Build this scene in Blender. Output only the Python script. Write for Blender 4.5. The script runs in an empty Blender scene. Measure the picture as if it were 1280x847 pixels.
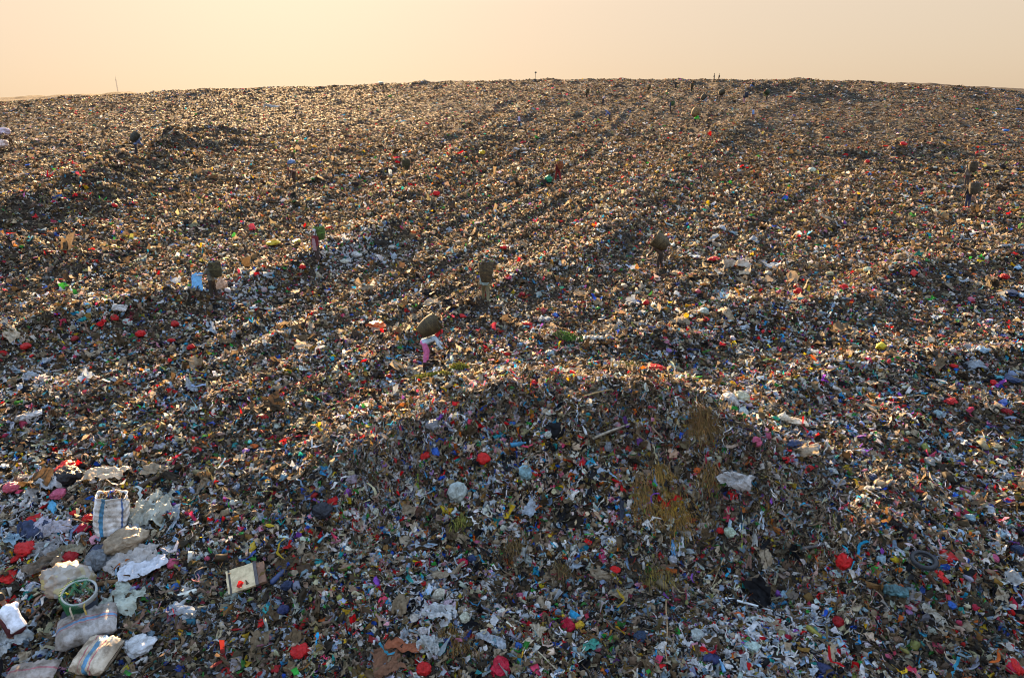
import bpy, bmesh, math, random
import numpy as np
from mathutils import Vector, Matrix, Euler
from mathutils import noise as mnoise

RNG = np.random.default_rng(7)
random.seed(7)
R = math.radians
SC = bpy.context.scene
COL = SC.collection

# ------------------------------------------------------------------ camera
F = 853.3
PITCH = R(19.27)
CAMZ = 10.0
cp, sp = math.cos(PITCH), math.sin(PITCH)
cam_d = bpy.data.cameras.new('camera')
cam_d.lens = 24.0
cam_d.sensor_width = 36.0
cam_d.clip_start = 0.1
cam_d.clip_end = 20000
cam = bpy.data.objects.new('camera', cam_d)
COL.objects.link(cam)
cam.location = (0, 0, CAMZ)
cam.rotation_euler = (math.pi / 2 - PITCH, 0, 0)
SC.camera = cam


def ray(u, v):
    cx, cy = (u - 640.0) / F, -(v - 423.5) / F
    return np.array([cx, cp + cy * sp, -sp + cy * cp])


# ------------------------------------------------------------------ noise
def _hash(ix, iy, seed):
    h = (ix.astype(np.int64) * 374761393 + iy.astype(np.int64) * 668265263 + seed * 1442695041) & 0xFFFFFFFF
    h = ((h ^ (h >> 13)) * 1274126177) & 0xFFFFFFFF
    h = (h ^ (h >> 16)) & 0xFFFFFFFF
    return h / 4294967295.0


def vnoise(x, y, seed=0):
    ix, iy = np.floor(x), np.floor(y)
    fx, fy = x - ix, y - iy
    fx = fx * fx * fx * (fx * (fx * 6 - 15) + 10)
    fy = fy * fy * fy * (fy * (fy * 6 - 15) + 10)
    a, b = _hash(ix, iy, seed), _hash(ix + 1, iy, seed)
    c, d = _hash(ix, iy + 1, seed), _hash(ix + 1, iy + 1, seed)
    return ((a + (b - a) * fx) * (1 - fy) + (c + (d - c) * fx) * fy) * 2 - 1


def fbm(x, y, seed=0, n=4):
    s, a, f, t = 0.0, 1.0, 1.0, 0.0
    for i in range(n):
        s = s + a * vnoise(x * f + 17.3 * i, y * f - 9.1 * i, seed + i * 31)
        t += a
        a *= 0.55
        f *= 2.03
    return s / t


def smooth(a, b, x):
    t = np.clip((x - a) / (b - a), 0, 1)
    return t * t * (3 - 2 * t)


# ------------------------------------------------------------------ terrain height
_ys = [-400, 0, 8, 11.7, 14.2, 18.7, 22, 25, 30, 40, 50, 58, 92, 143, 180, 205, 225, 260, 330, 600, 9000]
_zs = [-3.2, -3.2, -2.7, -2.1, -1.1, -.2, .35, .7, 1.2, 2.0, 3.0, 3.7, 6.5, 10.5, 13.2, 14.6, 13.9, 8.5, -8, -16, -16]
_yt = np.arange(-420, 700, 0.25)
_zt = np.interp(_yt, _ys, _zs)
_k = np.exp(-0.5 * (np.arange(-24, 25) * 0.25 / 1.6) ** 2)
_zt = np.convolve(np.pad(_zt, 24, mode='edge'), _k / _k.sum(), mode='valid')
_su = [-500, -200, 0, 100, 200, 300, 400, 500, 600, 700, 1000, 1100, 1200, 1280, 1450, 1800]
_sv = [150, 132, 122.5, 118.5, 114.5, 111.5, 109, 105, 102.5, 100.5, 100.5, 102.5, 106.5, 111.5, 122, 145]


def arow(v):
    return PITCH + np.arctan((np.asarray(v, float) - 423.5) / F)


_sz = CAMZ - 205.0 * np.tan(arow(_sv))
_sx = (np.array(_su) - 640.0) / F * (205.0 * cp + (CAMZ - _sz) * sp) / 205.0


def Hbase(x, y):
    b = np.interp(y, _yt, _zt)
    yy = np.maximum(y, 1.0)
    zt = np.interp(x / yy, _sx, _sz)
    return b + (zt - 14.6) * smooth(60, 205, y) * (1 - smooth(300, 600, y))


def cast(u, v, h):
    d = ray(u, v)
    t = np.geomspace(7, 420, 5000)
    X, Y, Z = d[0] * t, d[1] * t, CAMZ + d[2] * t
    hit = np.nonzero(Z < h(X, Y))[0]
    i = hit[0] if len(hit) else len(t) - 1
    return np.array([X[i], Y[i], Z[i]])


def px_m(p):            # photograph pixels per metre at a world point
    return F / (p[1] * cp + (CAMZ - p[2]) * sp)


def line(*uv):
    return np.array([cast(u, v, Hbase)[:2] for u, v in uv])


RIDGES = [  # polyline, height, width towards the camera, width away
    (line((-60, 448), (0, 430), (70, 412), (150, 398), (270, 374), (350, 350), (430, 318), (490, 298)), .75, .9, 1.8),
    (line((-60, 330), (0, 300), (80, 262), (160, 215), (260, 172)), 1.6, 2.4, 4.0),
    (line((470, 300), (560, 207), (640, 152), (690, 120)), .5, 1.8, 2.5),
    (line((700, 335), (780, 270), (860, 212), (920, 165), (1000, 118)), .5, 2.2, 3.0),
    (line((1170, 190), (1080, 195), (1010, 190)), .7, 1.6, 2.5),
    (line((830, 440), (930, 408), (1010, 395), (1100, 372), (1160, 335), (1290, 318)), .45, .9, 1.6),
    (line((900, 398), (960, 385)), .35, .7, 1.0),
    (line((1000, 480), (1120, 462), (1290, 440)), .28, .7, 1.2),
    (line((960, 118), (1005, 113), (1040, 122)), 1.6, 4.0, 7.0),
    (line((480, 455), (560, 398), (700, 338), (800, 290)), .22, .7, 1.2),
    (line((120, 330), (220, 290), (330, 250), (420, 215)), .3, 1.0, 1.6),
    (line((1030, 440), (1150, 500), (1290, 520)), .3, .6, 1.0),
]
RUTS = [
    (line((120, 512), (240, 455), (330, 412), (470, 340), (600, 268), (700, 224), (745, 188), (790, 140)), .26, .65),
    (line((180, 530), (300, 472), (400, 418), (535, 350), (660, 278), (760, 224), (810, 186)), .2, .6),
    (line((20, 545), (140, 480), (260, 425), (360, 375)), .16, .4),
    (line((250, 545), (400, 460), (560, 368), (700, 290), (830, 215)), .18, .45),
    (line((330, 560), (470, 470), (640, 365), (760, 300)), .14, .4),
    (line((60, 470), (200, 415), (300, 390)), .15, .4),
    (line((740, 400), (880, 320), (1000, 250), (1080, 200)), .16, .6),
    (line((560, 245), (640, 200), (700, 165), (745, 130)), .25, .8),
    (line((800, 420), (960, 330), (1100, 262), (1200, 215)), .16, .6),
    (line((420, 250), (500, 214), (580, 170), (640, 128)), .35, 1.3),
]
MOUND = line((440, 600), (510, 560), (600, 530), (700, 512), (770, 522), (850, 550), (930, 584), (1000, 632), (1050, 690))
DOME = cast(720, 560, Hbase)
SPUR = line((820, 555), (930, 596), (1000, 640), (1050, 695))
SHOULDER = line((450, 600), (540, 560), (640, 530))
APRON = line((470, 650), (600, 690), (740, 712), (900, 722), (1000, 722))
BASINS = [(cast(905, 690, Hbase), 1.7, .55), (cast(700, 690, Hbase), 2.2, .25), (cast(80, 720, Hbase), 1.5, .15),
          (cast(1020, 680, Hbase), 1.2, .35)]
HUMPS = [(cast(1150, 350, Hbase), 1.8, .55), (cast(540, 770, Hbase), 1.1, .3), (cast(400, 610, Hbase), 1.5, .25),
         (cast(1130, 640, Hbase), 1.2, .25), (cast(1180, 745, Hbase), 1.3, .35), (cast(690, 430, Hbase), .9, .25),
         (cast(450, 545, Hbase), 1.2, .3), (cast(40, 500, Hbase), 1.6, .2), (cast(230, 540, Hbase), 2.0, .15),
         (cast(1120, 540, Hbase), 1.2, .25)]


def poly_dist(x, y, P):
    best = np.full(x.shape, 1e9)
    side = np.zeros(x.shape)     # how far round to the side away from the camera, -1 .. 1
    for a, b in zip(P[:-1], P[1:]):
        ab = b - a
        L2 = ab @ ab
        t = np.clip(((x - a[0]) * ab[0] + (y - a[1]) * ab[1]) / L2, 0, 1)
        dx, dy = x - a[0] - t * ab[0], y - a[1] - t * ab[1]
        d = np.hypot(dx, dy)
        m = d < best
        best = np.where(m, d, best)
        nx, ny = -ab[1] / math.sqrt(L2), ab[0] / math.sqrt(L2)
        if ny < 0:
            nx, ny = -nx, -ny
        side = np.where(m, (dx * nx + dy * ny) / np.maximum(d, 1e-6), side)
    return best, side       # side > 0: away from the camera


def Hground(x, y):
    x = np.asarray(x, float)
    y = np.asarray(y, float)
    z = Hbase(x, y)
    r = np.hypot(x, y)
    far = smooth(25, 110, r)
    out = 1 - smooth(205, 260, r) * .7
    z = z + out * ((.09 + .10 * far) * fbm(x / 4.2, y / 4.2, 3, 3) + (.08 + .10 * far) * fbm(x / 1.1, y / 1.1, 11, 3)
                   + .40 * far * fbm(x / 14, y / 14, 5, 3)
                   + smooth(110, 190, r) * .95 * np.maximum(0, fbm(x / 5, y / 5, 77, 3)))
    # furrows left by the bulldozers, running away to the right
    q = (x * .93 - y * .36)
    t_ = (x * .36 + y * .93)
    z = z + out * (.04 + .09 * far) * (fbm(q / 1.5, t_ / 14.0, 23, 2) + .8 * fbm(q / .55, t_ / 7.0, 29, 2))
    mod = .75 + .6 * fbm(x / 2.6, y / 2.6, 41, 3)
    for P, h, wn, wf in RIDGES:
        h = h * 1.25
        d, s = poly_dist(x, y, P)
        w = wn + (wf - wn) * (.5 + .5 * s)
        z = z + h * mod * np.exp(-(d / w) ** 2)
    for P, h, w in RUTS:
        h = h * .8
        d, s = poly_dist(x, y, P)
        z = z - h * mod * np.exp(-(d / w) ** 4) + h * .5 * mod * np.exp(-((d - 1.5 * w) / (.6 * w)) ** 2)
    ex, ey = (x - DOME[0]) / 4.3, (y - DOME[1])
    ey = ey / np.where(ey > 0, 3.4, 1.9)
    lump = .8 + .4 * fbm(x / 1.5, y / 1.5, 51, 3)
    z = z + 1.85 * lump * np.exp(-(ex * ex + ey * ey) ** 1.25)
    for P, h, wn, wf in ((SPUR, 1.15, .95, 2.4), (SHOULDER, .7, 1.1, 2.2)):
        d, s = poly_dist(x, y, P)
        z = z + h * lump * np.exp(-(d / (wn + (wf - wn) * (.5 + .5 * s))) ** 2)
    d, s = poly_dist(x, y, APRON)
    z = z - .55 * np.exp(-(d / 1.3) ** 2)
    for p, w, h in BASINS:
        z = z - h * np.exp(-((x - p[0]) ** 2 + (y - p[1]) ** 2) / w ** 2)
    for p, w, h in HUMPS:
        z = z + h * (.8 + .5 * fbm(x / .9, y / .9, 61, 2)) * np.exp(-((x - p[0]) ** 2 + (y - p[1]) ** 2) / w ** 2)
    return z


def at(u, v):
    return cast(u, v, Hground)


def normal(x, y, e=.15):
    dx = (Hground(x + e, y) - Hground(x - e, y)) / (2 * e)
    dy = (Hground(x, y + e) - Hground(x, y - e)) / (2 * e)
    n = np.stack([-dx, -dy, np.ones_like(dx)], -1)
    return n / np.linalg.norm(n, axis=-1, keepdims=True)


# ------------------------------------------------------------------ materials
def new_mat(name):
    m = bpy.data.materials.new(name)
    m.use_nodes = True
    nt = m.node_tree
    nt.nodes.clear()
    out = nt.nodes.new('ShaderNodeOutputMaterial')
    return m, nt, out


def N(nt, kind, **kw):
    n = nt.nodes.new(kind)
    for k, v in kw.items():
        if k in n.inputs:
            n.inputs[k].default_value = v
        else:
            setattr(n, k, v)
    return n


def ramp(nt, stops):
    r = nt.nodes.new('ShaderNodeValToRGB')
    el = r.color_ramp.elements
    while len(el) < len(stops):
        el.new(.5)
    for e, (p, c) in zip(el, stops):
        e.position = p
        e.color = (*c, 1) if len(c) == 3 else c
    return r


def mul(nt, a, b, fac=1.0, mode='MULTIPLY'):
    m = nt.nodes.new('ShaderNodeMix')
    m.data_type = 'RGBA'
    m.blend_type = mode
    m.inputs[0].default_value = fac
    for s, i in ((a, 6), (b, 7)):
        if isinstance(s, (tuple, list)):
            m.inputs[i].default_value = (*s, 1)
        else:
            nt.links.new(s, m.inputs[i])
    return m.outputs[2]


def coloured(name, source='object', colour=None, rough=.5, translucent=0.0, dirt=.5, dirt_scale=6.0, bump=.0,
             bump_scale=20.0, tex='Object', bump_dist=.02, spec=.35):
    """A stained surface: colour from the object, a colour attribute or fixed, dirtied by noise."""
    m, nt, out = new_mat(name)
    L = nt.links
    tc = N(nt, 'ShaderNodeTexCoord')
    if source == 'object':
        c = N(nt, 'ShaderNodeObjectInfo').outputs['Color']
    elif source == 'attribute':
        c = N(nt, 'ShaderNodeAttribute', attribute_name='tint').outputs['Color']
    else:
        c = N(nt, 'ShaderNodeRGB')
        c.outputs[0].default_value = (*colour, 1)
        c = c.outputs[0]
    no = N(nt, 'ShaderNodeTexNoise', Scale=dirt_scale, Detail=5.0, Roughness=.65)
    L.new(tc.outputs[tex], no.inputs['Vector'])
    r = ramp(nt, [(.32, (1 - dirt, 1 - dirt * 1.03, 1 - dirt * 1.08)), (.62, (1, 1, 1))])
    L.new(no.outputs[0], r.inputs[0])
    col = mul(nt, c, r.outputs[0])
    b = N(nt, 'ShaderNodeBsdfPrincipled', Roughness=rough)
    b.inputs['Specular IOR Level'].default_value = spec
    L.new(col, b.inputs['Base Color'])
    if bump:
        n2 = N(nt, 'ShaderNodeTexNoise', Scale=bump_scale, Detail=4.0)
        L.new(tc.outputs[tex], n2.inputs['Vector'])
        bp = N(nt, 'ShaderNodeBump', Strength=bump, Distance=bump_dist)
        L.new(n2.outputs[0], bp.inputs['Height'])
        L.new(bp.outputs[0], b.inputs['Normal'])
    if translucent:
        t = N(nt, 'ShaderNodeBsdfTranslucent')
        L.new(col, t.inputs['Color'])
        mx = N(nt, 'ShaderNodeMixShader')
        mx.inputs[0].default_value = translucent
        L.new(b.outputs[0], mx.inputs[1])
        L.new(t.outputs[0], mx.inputs[2])
        L.new(mx.outputs[0], out.inputs[0])
    else:
        L.new(b.outputs[0], out.inputs[0])
    return m


M = {}
M['litter'] = coloured('mixed litter', 'attribute', rough=.62, translucent=.36, dirt=.5, dirt_scale=11.0, spec=.12)
M['plastic'] = coloured('thin plastic', 'object', rough=.4, translucent=.25, dirt=.4, dirt_scale=4.0, bump=1.0, bump_scale=9.0, spec=.25, bump_dist=.06)
M['film'] = coloured('clear dusty film', 'object', rough=.38, translucent=.32, dirt=.62, dirt_scale=4.0, bump=1.0, bump_scale=9.0, spec=.25, bump_dist=.06)
M['cloth'] = coloured('worn cloth', 'object', rough=.85, dirt=.45, dirt_scale=7.0, bump=.5, bump_scale=14.0)
M['skin'] = coloured('tanned skin', 'fixed', (.17, .085, .05), rough=.55, dirt=.25)
M['hair'] = coloured('black hair', 'fixed', (.012, .010, .009), rough=.6, dirt=.3)
M['eye'] = coloured('eye', 'fixed', (.04, .025, .02), rough=.2, dirt=.0)
M['rubber'] = coloured('rubber', 'object', rough=.7, dirt=.5, dirt_scale=12, bump=.4, bump_scale=60)
M['wood'] = coloured('weathered wood', 'object', rough=.85, dirt=.6, dirt_scale=14, bump=.8, bump_scale=40)
def refuse_mat():
    m, nt, out = new_mat('clear bag full of refuse')
    L = nt.links
    tc = N(nt, 'ShaderNodeTexCoord')
    vo = N(nt, 'ShaderNodeTexVoronoi', Scale=7.0)
    vo.inputs['Randomness'].default_value = 1.0
    L.new(tc.outputs['Object'], vo.inputs['Vector'])
    r = ramp(nt, [(.0, (.26, .24, .21)), (.35, (.20, .14, .09)), (.5, (.30, .29, .27)), (.62, (.16, .12, .09)), (.75, (.40, .36, .10)), (.9, (.35, .40, .45)), (1., (.45, .30, .2))])
    L.new(vo.outputs['Color'], r.inputs[0])
    c = mul(nt, r.outputs[0], (.30, .28, .25), .3, 'MIX')
    b = N(nt, 'ShaderNodeBsdfPrincipled', Roughness=.35)
    L.new(c, b.inputs['Base Color'])
    bp = N(nt, 'ShaderNodeBump', Strength=.7, Distance=.04)
    L.new(vo.outputs['Distance'], bp.inputs['Height'])
    L.new(bp.outputs[0], b.inputs['Normal'])
    L.new(b.outputs[0], out.inputs[0])
    return m


M['refuse'] = refuse_mat()
M['hard'] = coloured('scuffed hard plastic', 'object', rough=.4, dirt=.35, dirt_scale=8)
M['fibre'] = coloured('dry fibre', 'attribute', rough=.8, translucent=.15, dirt=.3)


def ground_mat():
    m, nt, out = new_mat('trodden refuse soil')
    L = nt.links
    tc = N(nt, 'ShaderNodeTexCoord')
    b = N(nt, 'ShaderNodeBsdfPrincipled', Roughness=.9)
    b.inputs['Specular IOR Level'].default_value = .2
    n1 = N(nt, 'ShaderNodeTexNoise', Scale=.45, Detail=6.0)
    n2 = N(nt, 'ShaderNodeTexVoronoi', Scale=7.0)
    n3 = N(nt, 'ShaderNodeTexNoise', Scale=9.0, Detail=8.0, Roughness=.7)
    for n in (n1, n2, n3):
        L.new(tc.outputs['Object'], n.inputs['Vector'])
    r1 = ramp(nt, [(.35, (.022, .017, .012)), (.65, (.055, .040, .027))])
    L.new(n1.outputs[0], r1.inputs[0])
    r2 = ramp(nt, [(.0, (.6, .58, .55)), (1., (1.5, 1.45, 1.4))])
    L.new(n2.outputs['Color'], r2.inputs[0])
    r3 = ramp(nt, [(.35, (.35, .35, .35)), (.7, (1.5, 1.5, 1.5))])
    L.new(n3.outputs[0], r3.inputs[0])
    c = mul(nt, mul(nt, r1.outputs[0], r2.outputs[0]), r3.outputs[0])
    L.new(c, b.inputs['Base Color'])
    bp = N(nt, 'ShaderNodeBump', Strength=1.0, Distance=.15)
    L.new(n3.outputs[0], bp.inputs['Height'])
    L.new(bp.outputs[0], b.inputs['Normal'])
    L.new(b.outputs[0], out.inputs[0])
    return m


def weave_mat(name, scale=30.0, dark=.45, rough=.8):
    m, nt, out = new_mat(name)
    L = nt.links
    tc = N(nt, 'ShaderNodeTexCoord')
    oi = N(nt, 'ShaderNodeObjectInfo')
    br = N(nt, 'ShaderNodeTexBrick', Scale=scale)
    br.inputs['Color1'].default_value = (1, 1, 1, 1)
    br.inputs['Color2'].default_value = (.55, .5, .42, 1)
    br.inputs['Mortar'].default_value = (dark, dark, dark, 1)
    br.inputs['Mortar Size'].default_value = .04
    L.new(tc.outputs['UV'], br.inputs['Vector'])
    no = N(nt, 'ShaderNodeTexNoise', Scale=5.0, Detail=6.0, Roughness=.7)
    L.new(tc.outputs['Object'], no.inputs['Vector'])
    r = ramp(nt, [(.33, (.35, .34, .3)), (.66, (1.9, 1.75, 1.5))])
    L.new(no.outputs[0], r.inputs[0])
    c = mul(nt, mul(nt, oi.outputs['Color'], br.outputs['Color']), r.outputs[0])
    b = N(nt, 'ShaderNodeBsdfPrincipled', Roughness=rough)
    L.new(c, b.inputs['Base Color'])
    bp = N(nt, 'ShaderNodeBump', Strength=.8, Distance=.02)
    L.new(br.outputs['Fac'], bp.inputs['Height'])
    bp.invert = True
    L.new(bp.outputs[0], b.inputs['Normal'])
    L.new(b.outputs[0], out.inputs[0])
    return m


M['weave'] = weave_mat('woven bamboo', 7.0, .25)


def sack_mat(name, base, stripes, axis='X', rough=.6):
    """Woven polypropylene; stripes = (centre, half width, colour) in UV x."""
    m, nt, out = new_mat(name)
    L = nt.links
    tc = N(nt, 'ShaderNodeTexCoord')
    sep = N(nt, 'ShaderNodeSeparateXYZ')
    L.new(tc.outputs['UV'], sep.inputs[0])
    no = N(nt, 'ShaderNodeTexNoise', Scale=4.0, Detail=6.0, Roughness=.7)
    L.new(tc.outputs['Object'], no.inputs['Vector'])
    col = base
    for cpos, hw, sc in stripes:
        s = N(nt, 'ShaderNodeMath', operation='SUBTRACT')
        L.new(sep.outputs[axis], s.inputs[0])
        s.inputs[1].default_value = cpos
        a = N(nt, 'ShaderNodeMath', operation='ABSOLUTE')
        L.new(s.outputs[0], a.inputs[0])
        lt = N(nt, 'ShaderNodeMath', operation='LESS_THAN')
        L.new(a.outputs[0], lt.inputs[0])
        lt.inputs[1].default_value = hw
        mx = nt.nodes.new('ShaderNodeMix')
        mx.data_type = 'RGBA'
        L.new(lt.outputs[0], mx.inputs[0])
        if isinstance(col, tuple):
            mx.inputs[6].default_value = (*col, 1)
        else:
            L.new(col, mx.inputs[6])
        mx.inputs[7].default_value = (*sc, 1)
        col = mx.outputs[2]
    r = ramp(nt, [(.36, (.34, .30, .25)), (.6, (1, 1, 1))])
    L.new(no.outputs[0], r.inputs[0])
    n3 = N(nt, 'ShaderNodeTexNoise', Scale=1.3, Detail=3.0)
    L.new(tc.outputs['Object'], n3.inputs['Vector'])
    r3 = ramp(nt, [(.34, (.62, .58, .53)), (.55, (1, 1, 1))])
    L.new(n3.outputs[0], r3.inputs[0])
    c = mul(nt, mul(nt, col, r.outputs[0]), r3.outputs[0])
    b = N(nt, 'ShaderNodeBsdfPrincipled', Roughness=rough)
    L.new(c, b.inputs['Base Color'])
    n2 = N(nt, 'ShaderNodeTexNoise', Scale=9.0, Detail=3.0)
    L.new(tc.outputs['Object'], n2.inputs['Vector'])
    bp = N(nt, 'ShaderNodeBump', Strength=.6, Distance=.03)
    L.new(n2.outputs[0], bp.inputs['Height'])
    L.new(bp.outputs[0], b.inputs['Normal'])
    L.new(b.outputs[0], out.inputs[0])
    return m


# ------------------------------------------------------------------ object helpers
def link(name, me, mat=None, parent=None, colour=None, smooth_shade=False):
    o = bpy.data.objects.new(name, me)
    COL.objects.link(o)
    if mat is not None and not me.materials:
        me.materials.append(mat)
    if colour is not None:
        o.color = (*colour, 1)
    if parent is not None:
        o.parent = parent
    if smooth_shade:
        me.shade_smooth()
    return o


LABELS = []      # (object, look, landmark pixel) for labels written at the end


def tag(o, label, cat, group=None):
    o['label'] = label
    o['category'] = cat
    if group:
        o['group'] = group
    return o


def thing(name, loc, rz=0.0, label=None, cat=None, group=None):
    o = bpy.data.objects.new(name, None)
    o.empty_display_size = .2
    COL.objects.link(o)
    o.location = loc
    o.rotation_euler = (0, 0, rz)
    if label:
        tag(o, label, cat, group)
    return o


def np_mesh(name, V, Fc, cols=None, uv=None):
    """V (n,3); Fc (m,k) quads or tris."""
    me = bpy.data.meshes.new(name)
    V = np.ascontiguousarray(V, dtype=np.float32)
    n, k = len(Fc), Fc.shape[1]
    me.vertices.add(len(V))
    me.vertices.foreach_set('co', V.ravel())
    me.loops.add(n * k)
    me.loops.foreach_set('vertex_index', np.ascontiguousarray(Fc, dtype=np.int32).ravel())
    me.polygons.add(n)
    me.polygons.foreach_set('loop_start', np.arange(0, n * k, k, dtype=np.int32))
    if cols is not None:
        at_ = me.attributes.new('tint', 'FLOAT_COLOR', 'POINT')
        at_.data.foreach_set('color', np.ascontiguousarray(cols, dtype=np.float32).ravel())
    if uv is not None:
        ul = me.uv_layers.new(name='UVMap')
        ul.data.foreach_set('uv', np.ascontiguousarray(uv[np.asarray(Fc).ravel()], dtype=np.float32).ravel())
    me.update(calc_edges=True)
    me.validate()
    return me


def grid_faces(nu, nv, wrap_u=False):
    """vertices laid out v-major: index = v*nu+u"""
    u = np.arange(nu if wrap_u else nu - 1)
    v = np.arange(nv - 1)
    U, W = np.meshgrid(u, v)
    a = W * nu + U
    b = W * nu + (U + 1) % nu
    return np.stack([a, b, b + nu, a + nu], -1).reshape(-1, 4)


def lathe(name, prof, n=28, wob=0.0, seed=0):
    """prof: list of (r, z); returns a mesh with UV round the axis."""
    prof = np.array(prof, float)
    th = np.linspace(0, 2 * np.pi, n + 1)
    rr = prof[:, 0][:, None] * (1 + wob * np.sin(3 * th[None] + seed) + wob * .6 * np.sin(5 * th[None] + 2 * seed + prof[:, 1][:, None] * 4))
    V = np.stack([rr * np.cos(th), rr * np.sin(th), np.repeat(prof[:, 1][:, None], n + 1, 1)], -1).reshape(-1, 3)
    s = np.concatenate([[0], np.cumsum(np.hypot(*np.diff(prof, axis=0).T))])
    uv = np.stack([np.repeat(th[None] / (2 * np.pi), len(prof), 0), np.repeat(s[:, None] / max(s[-1], 1e-6), n + 1, 1)], -1).reshape(-1, 2)
    return np_mesh(name, V, grid_faces(n + 1, len(prof)), uv=uv)


def tube_bm(bm, pts, rad, right=None, n=8):
    """closed tube through pts; rad entries are r or (rx, ry) with rx along right."""
    P = [Vector(p) for p in pts]
    rings = []
    prev = None
    for i, p in enumerate(P):
        t = (P[min(i + 1, len(P) - 1)] - P[max(i - 1, 0)]).normalized()
        if right is not None:
            a = Vector(right) - t * Vector(right).dot(t)
        elif prev is None:
            a = t.orthogonal()
        else:
            a = prev - t * prev.dot(t)
        if a.length < 1e-5:
            a = t.orthogonal()
        a.normalize()
        prev = a
        b = t.cross(a)
        r = rad[i]
        rx, ry = r if isinstance(r, (tuple, list)) else (r, r)
        rings.append([bm.verts.new(p + a * (rx * math.cos(2 * math.pi * k / n)) + b * (ry * math.sin(2 * math.pi * k / n))) for k in range(n)])
    for r0, r1 in zip(rings[:-1], rings[1:]):
        for k in range(n):
            bm.faces.new((r0[k], r0[(k + 1) % n], r1[(k + 1) % n], r1[k]))
    for ring, p, q, s in ((rings[0], P[0], P[1], -1), (rings[-1], P[-1], P[-2], 1)):
        r = rad[0] if s < 0 else rad[-1]
        r = min(r) if isinstance(r, (tuple, list)) else r
        c = bm.verts.new(p + (p - q).normalized() * r * .6)
        for k in range(n):
            f = (ring[k], ring[(k + 1) % n], c)
            bm.faces.new(f if s > 0 else f[::-1])


def bm_mesh(name, bm, smooth_shade=True):
    me = bpy.data.meshes.new(name)
    bmesh.ops.recalc_face_normals(bm, faces=bm.faces)
    bm.to_mesh(me)
    bm.free()
    if smooth_shade:
        me.shade_smooth()
    return me


def tube(name, pts, rad, n=8, right=None):
    bm = bmesh.new()
    tube_bm(bm, pts, rad, right, n)
    return bm_mesh(name, bm)


def fuse(name, tubes, voxel, its=3):
    """tubes fused to ONE continuous skin."""
    bm = bmesh.new()
    for t in tubes:
        tube_bm(bm, *t)
    me = bm_mesh(name + '_raw', bm)
    o = bpy.data.objects.new('raw', me)
    COL.objects.link(o)
    rm = o.modifiers.new('r', 'REMESH')
    rm.mode = 'VOXEL'
    rm.voxel_size = voxel
    s = o.modifiers.new('s', 'SMOOTH')
    s.iterations = its
    s.factor = .5
    dg = bpy.context.evaluated_depsgraph_get()
    res = bpy.data.meshes.new_from_object(o.evaluated_get(dg))
    res.name = name
    res.shade_smooth()
    bpy.data.objects.remove(o)
    bpy.data.meshes.remove(me)
    return res


def frame_quat(nrm, spin):
    """rotation that stands z on nrm, then spins about it."""
    q = Vector((0, 0, 1)).rotation_difference(Vector(nrm))
    return q @ Euler((0, 0, spin)).to_quaternion()


# ------------------------------------------------------------------ people
def rot_yz(a):          # direction at angle a forward of straight down
    return Vector((0, math.sin(a), -math.cos(a)))


POSES = {  # lean, head pitch, (hip, knee) per leg, (shoulder, abduct, elbow) per arm; degrees
    'stand': (4, 6, ((4, 6), (-4, 4)), ((6, 9, 14), (2, 9, 12))),
    'walk': (8, 8, ((24, 14), (-16, 12)), ((-12, 9, 18), (20, 9, 26))),
    'hold': (8, 22, ((6, 8), (-6, 6)), ((38, 8, 50), (44, 8, 46))),
    'bend': (72, -8, ((22, 26), (6, 14)), ((24, 8, 14), (10, 10, 22))),
    'stoop': (48, 18, ((16, 20), (-4, 16)), ((22, 8, 20), (14, 8, 26))),
    'squat': (40, 10, ((98, 128), (88, 124)), ((46, 12, 26), (40, 12, 30))),
}


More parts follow.
